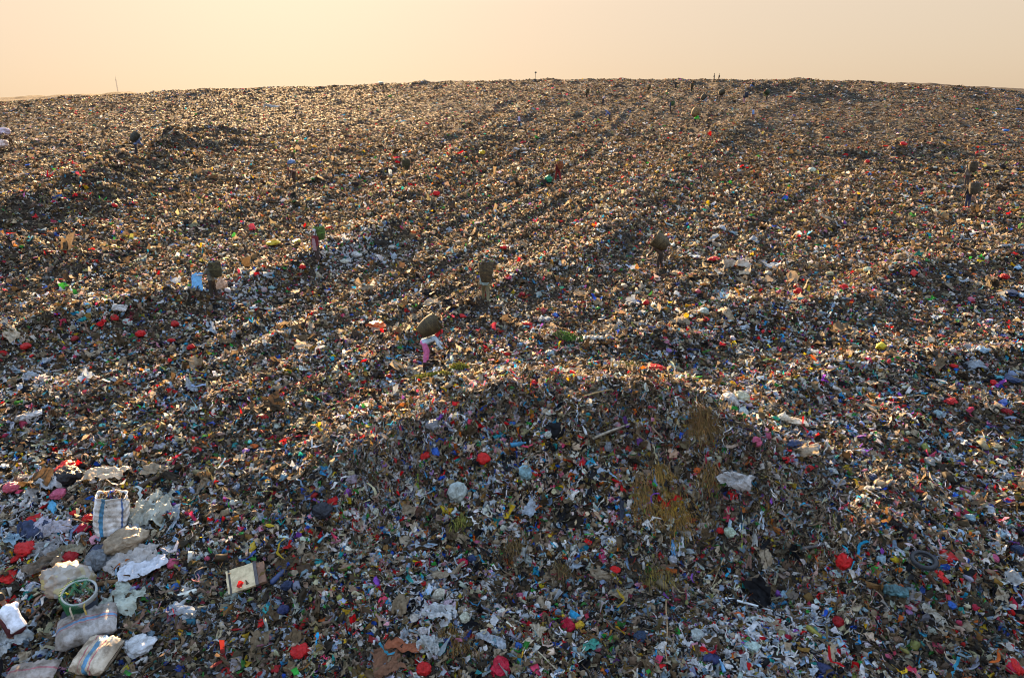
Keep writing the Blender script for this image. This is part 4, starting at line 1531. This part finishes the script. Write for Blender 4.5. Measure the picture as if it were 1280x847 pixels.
hanging(776, 622, 36, 8, (.03, .04, .07), 'dark navy strip hanging on the mound face left of the straw', 1)
hanging(927, 630, 30, 10, (.02, .03, .035), 'black cloth strip hanging on the mound face right of the straw', 2)
hanging(952, 640, 28, 8, (.50, .60, .70), 'pale blue strip hanging on the right of the mound face', 3)
hanging(942, 662, 28, 9, (.36, .37, .36), 'grey strip hanging below the pale blue one', 4)
hanging(912, 652, 22, 8, (.42, .56, .66), 'short pale blue strip between the black strip and the straw', 5)
hanging(928, 650, 50, 2.2, (.34, .42, .06), 'thin yellow green tape hanging down the mound face', 6)
hanging(804, 612, 40, 3, (.20, .40, .06), 'thin green tape hanging beside the narrow straw', 7)
hanging(910, 634, 24, 13, (.40, .03, .07), 'crimson cloth hanging on the mound face', 8)
hanging(840, 676, 24, 5, (.08, .26, .50), 'thin blue strip hanging below the golden straw', 9)
hanging(851, 672, 30, 9, (.52, .54, .58), 'whitish strip hanging below the golden straw', 10)
hanging(818, 595, 18, 6, (.06, .30, .62), 'bright blue strip above the golden straw', 11)
hanging(765, 640, 18, 7, (.45, .30, .36), 'pinkish white strip left of the navy strip', 12)
hanging(754, 688, 20, 8, (.36, .04, .12), 'dark pink strip at the foot of the mound face', 13)
hanging(520, 600, 40, 4, (.44, .30, .08), 'yellowish strip hanging on the left end of the mound', 14)
hanging(523, 594, 24, 4, (.22, .36, .04), 'lime green strip on the left end of the mound', 15)
hanging(936, 695, 20, 8, (.20, .11, .08), 'brown rag at the foot of the mound face', 16)
# ------------------------------------------------------------------ scattered bags: u, v, width in photo pixels
RED, DRED, CRIM, PINK, ORG = (.60, .018, .020), (.34, .015, .022), (.46, .012, .05), (.60, .12, .22), (.62, .13, .03)
YEL, WHT, PBL, GRY, NVY = (.62, .44, .03), (.64, .64, .64), (.34, .52, .68), (.36, .36, .37), (.03, .05, .13)
BLU, GRN_, LIL, CRM, TEAL = (.04, .16, .60), (.04, .34, .08), (.36, .20, .52), (.56, .46, .33), (.04, .36, .36)
NAMES = {RED: 'bright red', DRED: 'dark red', CRIM: 'crimson', PINK: 'pink', ORG: 'orange', YEL: 'yellow', WHT: 'white', PBL: 'pale blue',
         GRY: 'grey', NVY: 'navy', BLU: 'bright blue', GRN_: 'green', LIL: 'lilac', CRM: 'cream', TEAL: 'teal'}
LOOK = {'balled': 'balled up', 'crumpled': 'crumpled', 'flattened': 'flattened', 'twisted': 'twisted', 'knotted': 'knotted'}
SCATTER = {
    RED: [(85, 590, 24), (34, 690, 25, 'crumpled'), (13, 722, 20), (112, 651, 14), (44, 654, 20, 'crumpled'), (376, 817, 21, 'crumpled'), (415, 629, 16, 'flattened'),
          (327, 781, 12), (393, 760, 10, 'twisted'), (605, 575, 15, 'balled'), (532, 570, 13, 'flattened'), (415, 628, 15), (769, 713, 12), (530, 839, 17, 'balled'),
          (730, 643, 8, 'twisted'), (727, 580, 8), (1058, 703, 18, 'balled'), (1182, 696, 20, 'flattened'), (1173, 722, 18, 'flattened'), (1072, 596, 12, 'twisted'),
          (982, 576, 12), (1064, 808, 12), (918, 617, 15), (144, 399, 9), (176, 421, 11, 'balled'), (219, 408, 9, 'balled'), (240, 438, 9, 'balled'), (215, 428, 9),
          (34, 437, 11), (377, 336, 8, 'balled'), (301, 290, 6), (314, 290, 6), (411, 287, 8), (178, 561, 13), (82, 565, 9), (329, 524, 14, 'crumpled'), (375, 483, 11),
          (658, 408, 12, 'crumpled'), (634, 445, 10), (578, 397, 9), (486, 473, 8, 'balled'), (818, 464, 24, 'flattened'), (559, 518, 11), (629, 312, 8),
          (807, 382, 9), (1141, 343, 12, 'flattened'), (995, 361, 8, 'balled'), (997, 368, 10, 'balled'), (1054, 362, 10), (1254, 350, 10, 'balled'), (892, 326, 14, 'flattened'),
          (984, 470, 12), (953, 416, 10), (1188, 503, 14, 'flattened'), (1191, 459, 9), (881, 401, 11), (1100, 493, 8), (1242, 481, 10), (1149, 528, 9), (1130, 553, 9),
          (143, 260, 8), (410, 287, 7), (302, 290, 5), (545, 246, 8), (75, 178, 6), (1127, 183, 8), (970, 552, 10), (990, 551, 13, 'flattened'), (980, 577, 10, 'balled'),
          (96, 643, 12), (20, 700, 11), (1034, 175, 5), (1084, 206, 6), (980, 287, 5), (1265, 836, 19, 'balled'), (1188, 690, 12), (900, 664, 8), (1210, 693, 9),
          (245, 563, 12), (455, 480, 7), (665, 412, 8), (1230, 417, 9), (1036, 640, 8), (700, 380, 7), (130, 402, 7), (405, 487, 8), (850, 345, 7), (1010, 300, 6)],
    DRED: [(90, 698, 20, 'crumpled'), (1049, 782, 14, 'balled'), (1115, 790, 8), (927, 818, 9), (766, 646, 7, 'twisted'), (472, 490, 8), (448, 436, 9), (653, 369, 8),
           (856, 479, 15), (1257, 517, 12), (161, 405, 9), (94, 426, 10), (63, 317, 8), (790, 251, 9), (704, 430, 8), (1004, 379, 9), (1090, 539, 9), (345, 838, 12, 'flattened'),
           (1104, 568, 8), (610, 790, 8), (5, 421, 8), (745, 457, 9), (758, 381, 7), (1176, 423, 8), (492, 453, 10)],
    CRIM: [(710, 787, 17, 'knotted'), (626, 839, 27, 'balled'), (557, 842, 18, 'twisted'), (578, 705, 15), (1265, 756, 17, 'twisted'), (1218, 760, 11), (750, 697, 10, 'twisted'),
           (634, 749, 10), (104, 664, 19, 'crumpled'), (1263, 836, 18), (985, 800, 8), (730, 792, 9), (510, 755, 7)],
    PINK: [(17, 615, 17, 'balled'), (75, 622, 17, 'balled'), (217, 707, 13), (649, 749, 10, 'balled'), (701, 593, 8), (763, 625, 9, 'flattened'), (45, 325, 7), (872, 367, 7),
           (909, 511, 8), (943, 554, 12, 'knotted'), (955, 548, 11, 'knotted'), (951, 563, 10), (1203, 615, 15), (700, 722, 9), (280, 640, 8), (1110, 822, 8), (597, 678, 8), (260, 700, 8), (1240, 700, 10), (1213, 377, 12, 'flattened')],
    ORG: [(504, 526, 9, 'twisted'), (1089, 372, 8), (515, 293, 7), (924, 771, 13), (640, 562, 8), (398, 797, 11), (676, 512, 8), (470, 409, 22, 'flattened'), (870, 588, 8), (652, 663, 6),
          (1049, 765, 7), (930, 530, 9), (545, 380, 7), (570, 350, 7), (712, 421, 10, 'flattened'), (1125, 735, 8), (318, 560, 9)],
    YEL: [(342, 307, 18, 'flattened'), (371, 304, 14, 'flattened'), (317, 686, 20, 'twisted'), (339, 659, 14, 'twisted'), (227, 790, 17, 'twisted'), (291, 802, 9), (161, 835, 13),
          (725, 786, 12), (937, 735, 10, 'balled'), (1101, 438, 17, 'crumpled'), (1117, 700, 10), (602, 194, 9), (563, 639, 10), (704, 708, 8, 'twisted'), (445, 838, 8), (1128, 700, 8), (960, 690, 6), (893, 557, 6), (787, 440, 6), (1037, 825, 8), (238, 438, 5)],
    WHT: [(56, 659, 22), (909, 505, 20, 'balled'), (925, 501, 16, 'balled'), (927, 519, 18, 'crumpled'), (573, 617, 22, 'knotted'), (686, 545, 9), (5, 187, 14, 'balled'), (4, 172, 16, 'balled'),
          (476, 107, 6), (1014, 217, 9), (739, 592, 11, 'flattened'), (1250, 580, 12), (912, 666, 14), (500, 765, 12), (520, 775, 13), (548, 748, 16), (562, 760, 14), (530, 790, 12), (580, 775, 14),
          (800, 640, 9), (1000, 760, 12), (960, 780, 14), (870, 800, 17), (940, 812, 18), (985, 830, 16), (885, 775, 15), (1140, 760, 10), (890, 520, 11), (935, 508, 9), (840, 700, 10), (250, 745, 10),
          (1085, 340, 8), (700, 655, 9), (915, 425, 10), (880, 392, 13), (1040, 590, 11), (630, 660, 10), (408, 708, 9), (470, 640, 10), (430, 525, 12, 'crumpled'), (70, 465, 9), (285, 365, 9), (330, 365, 8), (160, 405, 12),
          (445, 322, 12), (430, 330, 10), (490, 312, 8), (235, 120, 5), (830, 330, 7), (1190, 440, 9)],
    PBL: [(847, 487, 16), (1277, 373, 12), (1271, 337, 12, 'flattened'), (1226, 440, 16, 'flattened'), (687, 445, 11), (656, 593, 15, 'knotted'), (339, 362, 7), (338, 372, 7), (293, 375, 7), (25, 467, 9), (34, 470, 8),
          (1100, 700, 14), (1210, 650, 12), (1060, 645, 10), (980, 745, 12), (745, 770, 10), (610, 640, 9), (540, 560, 9), (355, 600, 11), (298, 610, 10), (1250, 670, 13), (860, 745, 10), (776, 748, 10), (1195, 835, 13), (700, 840, 13), (1170, 520, 10), (1262, 524, 14), (650, 160, 5), (1195, 810, 12)],
    GRY: [(540, 536, 18, 'balled'), (660, 700, 14), (1160, 580, 14), (470, 700, 12), (1030, 735, 14), (200, 560, 14), (590, 805, 14), (300, 760, 14), (290, 745, 18), (760, 560, 12), (1000, 590, 14), (840, 545, 9), (440, 600, 14), (620, 470, 9), (700, 770, 12), (80, 525, 14), (960, 345, 10), (1190, 640, 14)],
    NVY: [(992, 558, 22, 'flattened'), (1262, 370, 22, 'flattened'), (888, 827, 20, 'crumpled'), (1030, 840, 20), (1003, 471, 12), (1265, 478, 20, 'flattened'), (800, 800, 16), (360, 735, 14), (1090, 600, 14), (1040, 500, 14), (1005, 600, 16), (250, 720, 14), (590, 700, 12), (1270, 690, 16), (355, 765, 14)],
    BLU: [(544, 565, 12, 'flattened'), (1257, 167, 7), (1272, 140, 6), (36, 209, 6), (281, 690, 10, 'twisted'), (1101, 659, 11, 'flattened'), (791, 588, 7), (648, 810, 9), (680, 795, 8), (866, 636, 6), (1100, 755, 8), (640, 530, 8), (220, 735, 9), (1008, 610, 8), (1115, 435, 6), (985, 410, 6), (330, 680, 8), (560, 486, 6), (1185, 757, 10)],
    GRN_: [(533, 656, 8, 'twisted'), (237, 628, 8), (598, 556, 7), (600, 742, 8), (1124, 650, 8, 'twisted'), (880, 657, 8), (500, 437, 7), (747, 388, 6), (728, 504, 7), (1130, 500, 7), (1215, 620, 8), (970, 795, 8), (1075, 830, 8), (560, 398, 5)],
    LIL: [(327, 562, 9), (308, 566, 9), (1100, 810, 10, 'twisted'), (540, 590, 8), (470, 565, 10), (1135, 765, 8), (835, 440, 7), (965, 470, 7), (480, 580, 9), (155, 370, 7), (1000, 812, 12)],
    CRM: [(842, 566, 14), (45, 605, 15), (28, 600, 14), (845, 345, 7), (1036, 345, 10), (450, 660, 14), (780, 360, 8), (690, 690, 9), (590, 560, 12), (1245, 560, 12), (1160, 610, 16), (720, 560, 12)],
    TEAL: [(600, 556, 6), (993, 490, 7), (1000, 375, 8, 'flattened'), (1250, 475, 14, 'flattened'), (735, 520, 7), (1020, 790, 10), (620, 545, 8), (335, 763, 14), (1020, 832, 14)],
}
LANDMARKS = [('the upright white sack', 137, 636), ('the netted basket', 104, 742), ('the striped sacks', 118, 805), ('the white shirted picker', 14, 762),
             ('the tan foam board', 307, 724), ('the round black bag', 403, 641), ('the lilac wrapper', 605, 717), ('the tyre', 1152, 705), ('the teal bolster', 1119, 740),
             ('the golden straw', 832, 632), ('the bottom pale litter patch', 545, 770), ('the brown fibre mat', 877, 539), ('the cream sack', 989, 529),
             ('the pink trousered picker', 540, 430), ('the khaki trousered picker', 607, 354), ('the blue sack holder', 267, 357), ('the dark red picker', 397, 313),
             ('the stooping brown picker', 821, 318), ('the red booted picker', 1207, 240), ('the yellow hatted picker', 697, 215), ('the bright green shirt', 869, 152),
             ('the lone basket', 508, 208), ('the far left blue picker', 174, 189), ('the bright green tuft', 710, 423), ('the mound plank', 782, 506),
             ('the bottom right corner', 1280, 847), ('the bottom left corner', 0, 847), ('the whitish tube', 937, 759), ('the grey white long sack', 36, 524),
             ('the yellow bamboo stick', 265, 600), ('the rust brown cloth', 490, 824), ('the weathered log', 1093, 519), ('the dark grey pipe', 1020, 687),
             ('the bluish bundle picker', 367, 222), ('the flat yellow bag', 1101, 437), ('the white bag trio', 918, 508)]


def where(u, v, x, y):
    dx, dy = u - x, v - y
    if abs(dx) > 2.2 * abs(dy):
        return 'right of' if dx > 0 else 'left of'
    if abs(dy) > 2.2 * abs(dx):
        return 'below' if dy > 0 else 'above'
    return ('below right of' if dx > 0 else 'below left of') if dy > 0 else ('above right of' if dx > 0 else 'above left of')


ORD = ['', ', second nearest', ', third nearest', ', fourth nearest', ', fifth nearest', ', sixth nearest', ', seventh nearest', ', eighth nearest', ', ninth nearest']
todo = {}
styles = ['crumpled', 'crumpled', 'crumpled', 'flattened', 'flattened', 'twisted', 'balled']
for c, items in SCATTER.items():
    for it in items:
        u, v, w = it[:3]
        st = it[3] if len(it) > 3 else random.choice(styles)
        cc = tuple(min(.8, max(.008, x * random.uniform(.85, 1.12))) for x in c)
        o = bag(st, u, v, w * 1.15, cc, sink=random.uniform(0, .05), asp=random.uniform(.75, 1.15), mat='film' if c in (WHT, PBL, GRY) else 'plastic')
        o['group'] = 'loose ' + NAMES[c] + ' bags in the litter'
        d = sorted((math.hypot(u - x, v - y), nm, x, y) for nm, x, y in LANDMARKS)[0]
        base = f"{LOOK[st]} {NAMES[c]} plastic bag {where(u, v, d[2], d[3])} {d[1]}"
        todo.setdefault(base, []).append((d[0], o))
for base, L_ in todo.items():
    L_.sort(key=lambda a: a[0])
    for (d, o), q in zip(L_, ORD):
        o['label'] = base + (q if len(L_) > 1 and q else (', nearest' if len(L_) > 1 else ''))

# ------------------------------------------------------------------ the litter itself
def spread(n, r0, r1, k, rr, half=47):
    """polar positions with density falling as r^-k per square metre"""
    e = 2 - k
    r = (r0 ** e + rr.random(n) * (r1 ** e - r0 ** e)) ** (1 / e)
    a = np.radians(rr.uniform(-half, half, n))
    x, y = r * np.sin(a), r * np.cos(a)
    m = y < 221
    return x[m], y[m], r[m]


PALE = [(cast(u, v, Hbase), w) for u, v, w in ((545, 767, 1.0), (960, 780, 1.1), (900, 810, 1.0), (1010, 770, .8), (40, 655, 1.4), (300, 372, 1.5), (440, 320, 2.2),
        (915, 512, .9), (60, 470, 1.4), (600, 715, .5), (480, 620, .8))]


def richness(x, y, r):
    z = .62 - .54 * smooth(15, 40, y) + .18 * smooth(-2, 12, x) * smooth(17, 24, y) * (1 - smooth(30, 60, y))
    z = z + .30 * fbm(x / 2.4, y / 2.4, 71, 3) + .12
    p = np.zeros_like(x)
    for c, w in PALE:
        p = np.maximum(p, np.exp(-((x - c[0]) ** 2 + (y - c[1]) ** 2) / w ** 2))
    z = z * (1 - .6 * smooth(35, 100, r))
    return np.clip(z + p * .5, .03, 1), p


def tone(c, x, y, p, rr):
    """zones of dirtier, paler and browner refuse"""
    q = fbm(x / 3.5, y / 3.5, 83, 3)
    dirty = np.maximum(smooth(.02, .35, q), smooth(.1, .5, fbm(x / 1.1, y / 1.1, 97, 2))) * .45
    c = c * (1 - dirty[:, None]) + np.array([.055, .048, .04]) * dirty[:, None]
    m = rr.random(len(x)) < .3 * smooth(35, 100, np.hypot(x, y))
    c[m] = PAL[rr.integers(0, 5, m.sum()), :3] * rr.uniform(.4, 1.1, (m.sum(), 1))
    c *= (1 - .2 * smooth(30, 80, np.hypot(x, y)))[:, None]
    m = rr.random(len(x)) < p * .38
    c[m] = np.array([.62, .64, .68]) * rr.uniform(.75, 1.1, (m.sum(), 1))
    return np.clip(c, .008, .82)


def litter():
    rr = np.random.default_rng(5)
    parts = []

    def batch(n, r0, r1, k, size, shape, sig=.38, tilt=.6, lift=.5, half=47, dull=None, steep=False, muted=False):
        x, y, r = spread(n, r0, r1, k, rr, half)
        s = size(r) * np.exp(np.clip(rr.normal(0, sig, len(x)), -2.2 * sig, 2.2 * sig))
        keep = np.ones(len(x), bool)
        for sx_, sy_ in SPOTS:      # the pickers tread their own spots flat
            sr = math.hypot(sx_, sy_)
            al = (x * sx_ + y * sy_) / sr - sr
            pe = np.abs(x * sy_ - y * sx_) / sr
            g_ = max(1, sr / 25)
            keep &= ~((pe < .42 + .12 * (g_ - 1)) & (al < .3 * g_) & (al > -.5 - 2.2 * (g_ - 1)) & (s > .07 * g_ ** .3) & (rr.random(len(x)) < .65))
        x, y, r, s = x[keep], y[keep], r[keep], s[keep]
        nr = normal(x, y, .2)
        if steep:
            kk = nr[:, 2] < .86
            x, y, r, s, nr = x[kk], y[kk], r[kk], s[kk], nr[kk]
        fr = smooth(45, 115, r)
        z = Hground(x, y) + s * (rr.uniform(-.12, lift, len(x)) * (1 - .65 * fr) - .10 * fr)
        rich, p = richness(x, y, r)
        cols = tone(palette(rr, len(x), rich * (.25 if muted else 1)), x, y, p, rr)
        if muted:
            cols = PAL[rr.choice([0, 1, 2, 3, 4, 5, 6, 8], len(x)), :3] * rr.uniform(.6, 1.1, (len(x), 1))
        if dull is not None:
            cols = cols * .0 + np.array(dull) * rr.uniform(.5, 1.5, (len(x), 1))
        T, Fc = shape(len(x), s)
        T[..., 2] *= (1 - .55 * fr)[:, None]
        parts.append(assemble(np.stack([x, y, z], -1), frames(nr, rr, tilt * (1 - .55 * fr)), T, Fc, cols))

    near = lambda a: (lambda r: a * np.ones_like(r))
    grow = lambda a, e=.88: (lambda r: a * np.maximum(1, r / 25.0) ** e)
    # foreground, 10 to 27 m: many small crisp pieces
    batch(80000, 10.2, 27, .6, near(.102), lambda n, s: t_sheet(n, s, rr, 4))
    batch(70000, 10.2, 27, .6, near(.062), lambda n, s: t_sheet(n, s, rr, 3), lift=1.4)
    batch(17000, 10.2, 27, .6, near(.095), lambda n, s: t_lump(n, s, rr, True))
    batch(3800, 10.2, 30, .6, near(.20), lambda n, s: t_sheet(n, s, rr, 6), sig=.22, muted=True)
    batch(22000, 10.2, 27, .6, near(.24), lambda n, s: t_strip(n, s, rr, 6, .11), tilt=.35)
    batch(420, 10.2, 30, .6, near(.34), lambda n, s: t_sheet(n, s, rr, 9), sig=.3, tilt=.3, muted=True)
    batch(160000, 10.2, 40, .6, near(.10), lambda n, s: t_sheet(n, s, rr, 3), steep=True)
    batch(900, 26, 80, 1.4, near(.36), lambda n, s: t_sheet(n, s, rr, 6), sig=.3, tilt=.3, muted=True)
    batch(7000, 10.2, 27, .6, near(.22), lambda n, s: t_stick(n, s, rr, .04), tilt=.35, dull=(.17, .125, .085))
    batch(1500, 10.2, 27, .6, near(.20), lambda n, s: t_bottle(n, s, rr), sig=.2, tilt=.4)
    batch(1400, 10.2, 27, .6, near(.17), lambda n, s: t_box(n, s, rr), sig=.35, tilt=.5)
    # slope, 27 m to the crest: pieces and heaps that merge with distance
    batch(680000, 26, 224, 1.48, grow(.074, .66), lambda n, s: t_sheet(n, s, rr, 3))
    batch(140000, 26, 224, 1.5, grow(.088, .68), lambda n, s: t_lump(n, s, rr, False), lift=.2)
    batch(40000, 26, 224, 1.55, grow(.17, .66), lambda n, s: t_strip(n, s, rr, 5), tilt=.22, lift=.15)
    batch(6000, 26, 150, 1.60, grow(.19, .6), lambda n, s: t_sheet(n, s, rr, 4), sig=.25)
    batch(9000, 26, 90, 1.7, grow(.22, .5), lambda n, s: t_stick(n, s, rr, .04), tilt=.25, dull=(.15, .115, .08))
    # limp strips and stalks hanging down the mound face
    n = 9000
    i = rr.integers(0, len(MOUND) - 1, n)
    f = rr.random((n, 1))
    P = MOUND[i] * (1 - f) + MOUND[i + 1] * f + np.stack([rr.normal(0, .35, n), .2 - np.abs(rr.normal(.7, 1.1, n))], -1)
    x, y = P[:, 0], P[:, 1]
    nr = normal(x, y, .2)
    dn = np.stack([nr[:, 0], nr[:, 1], np.zeros(n)], -1) + rr.normal(0, .28, (n, 3)) * np.array([1, 1, .2]) + np.array([0, -.25, 0])
    dn -= nr * (dn * nr).sum(1, keepdims=True)
    dn /= np.linalg.norm(dn, axis=1, keepdims=True)
    Rm = np.stack([dn, np.cross(nr, dn), nr], -1)
    s = .32 * np.exp(np.clip(rr.normal(0, .4, n), -.9, .75))
    cols = palette(rr, n, .45)
    m = rr.random(n) < .34
    cols[m] = np.array([.26, .20, .14]) * rr.uniform(.35, 1.5, (m.sum(), 1))
    T, Fc = t_strip(n, s, rr, 7, .06)
    parts.append(assemble(np.stack([x, y, Hground(x, y) + rr.uniform(.02, .16, n)], -1), Rm, T, Fc, cols))
    # matted scraps packed into the steep faces of the mound
    n = 34000
    i = rr.integers(0, len(MOUND) - 1, n)
    f = rr.random((n, 1))
    P = MOUND[i] * (1 - f) + MOUND[i + 1] * f + np.stack([rr.normal(0, .5, n), rr.normal(-.5, .9, n)], -1)
    x, y = P[:, 0], P[:, 1]
    s = .085 * np.exp(np.clip(rr.normal(0, .4, n), -.8, .8))
    T, Fc = t_sheet(n, s, rr, 3)
    rich, p = richness(x, y, np.hypot(x, y))
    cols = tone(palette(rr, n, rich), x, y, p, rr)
    parts.append(assemble(np.stack([x, y, Hground(x, y) + s * rr.uniform(-.1, .8, n)], -1), frames(normal(x, y, .2), rr, .6), T, Fc, cols))
    V, Fa, Cc = join(parts)
    me = np_mesh('litter', V, Fa, Cc)
    o = link('litter', me, M['litter'])
    o['kind'] = 'stuff'
    o['label'] = 'loose mixed refuse covering the whole slope'
    print('LITTER', len(V), len(Fa))


litter()

# ------------------------------------------------------------------ things on the skyline
p = at(669, 103)
t = thing('pole', p, 0, 'thin pole with a small flag standing on the skyline', 'pole')
link('shaft', tube('shaft', [(0, 0, -.3), (0, 0, 1.2), (.03, 0, 2.6)], [.07, .06, .05]), M['wood'], t, (.05, .045, .04))
fm = sheet_mesh(17, 8, 1, .7, .2, 'flag')
o = link('flag', fm, M['cloth'], t, (.06, .055, .05))
o.location = (.1, 0, 2.4)
o.rotation_euler = (R(80), 0, 0)
o.scale = (.5, .5, .5)
mx = 760.0
d = ray(148, 118)
base = Vector((d[0] / d[1] * mx, mx, -16))
t = thing('radio_mast', base, 0, 'thin lattice mast far behind the left skyline', 'mast')
bm = bmesh.new()
mh = 46.5
for a in range(3):
    an = a * 2.094
    tube_bm(bm, [(.7 * math.cos(an), .7 * math.sin(an), 0), (.45 * math.cos(an), .45 * math.sin(an), mh)], [.09, .07], None, 5)
    for kz in range(24):
        a2 = an + 2.094
        r_ = .7 - .25 * kz / 24
        tube_bm(bm, [(r_ * math.cos(an), r_ * math.sin(an), kz * mh / 24), (r_ * math.cos(a2), r_ * math.sin(a2), (kz + 1) * mh / 24)], [.04, .04], None, 4)
link('lattice', bm_mesh('lattice', bm), M['hard'], t, (.30, .26, .22))
link('antenna', tube('antenna', [(0, 0, mh - .5), (0, 0, mh + 4)], [.12, .05], 6), M['hard'], t, (.30, .26, .22))

# ------------------------------------------------------------------ light and air
SUN_EL, SUN_AZ = R(15.5), R(-16.6)
sv = Vector((math.sin(SUN_AZ) * math.cos(SUN_EL), math.cos(SUN_AZ) * math.cos(SUN_EL), math.sin(SUN_EL)))
sd = bpy.data.lights.new('sun', 'SUN')
sd.energy = 4.8
sd.angle = R(.6)
sd.color = (1.0, .63, .30)
so = bpy.data.objects.new('sun', sd)
COL.objects.link(so)
so.rotation_euler = sv.to_track_quat('Z', 'Y').to_euler()
so.location = (0, 0, 60)

w = bpy.data.worlds.new('World')
SC.world = w
w.use_nodes = True
nt = w.node_tree
nt.nodes.clear()
sky = nt.nodes.new('ShaderNodeTexSky')
sky.sky_type = 'NISHITA'
sky.sun_disc = False
sky.sun_elevation = SUN_EL
sky.sun_rotation = SUN_AZ
sky.altitude = 50
sky.air_density = 1.0
sky.dust_density = 1.0
sky.ozone_density = 1.0
# a hazy evening: the thick air evens the sky out and tints its lower part peach
gm = nt.nodes.new('ShaderNodeGamma')
gm.inputs[1].default_value = .17
nt.links.new(sky.outputs[0], gm.inputs[0])
tcw = nt.nodes.new('ShaderNodeTexCoord')
sx = nt.nodes.new('ShaderNodeSeparateXYZ')
nt.links.new(tcw.outputs['Generated'], sx.inputs[0])
rw = ramp(nt, [(.0, (.65, .52, .40)), (.12, (.755, .605, .465)), (.30, (1.2, 1.15, 1.12)), (.7, (1.34, 1.62, 2.02))])
nt.links.new(sx.outputs['Z'], rw.inputs[0])
bg = nt.nodes.new('ShaderNodeBackground')
bg.inputs['Strength'].default_value = .15
nt.links.new(mul(nt, gm.outputs[0], rw.outputs[0]), bg.inputs[0])
ow = nt.nodes.new('ShaderNodeOutputWorld')
nt.links.new(bg.outputs[0], ow.inputs[0])

SC.view_settings.view_transform = 'Standard'
SC.view_settings.look = 'None'
SC.view_settings.exposure = 2.45
SC.view_settings.gamma = 1.0
SC.view_settings.use_curve_mapping = False
SC.cycles.filter_width = 1.0
SC.cycles.max_bounces = 6
SC.cycles.diffuse_bounces = 2
SC.cycles.transparent_max_bounces = 8
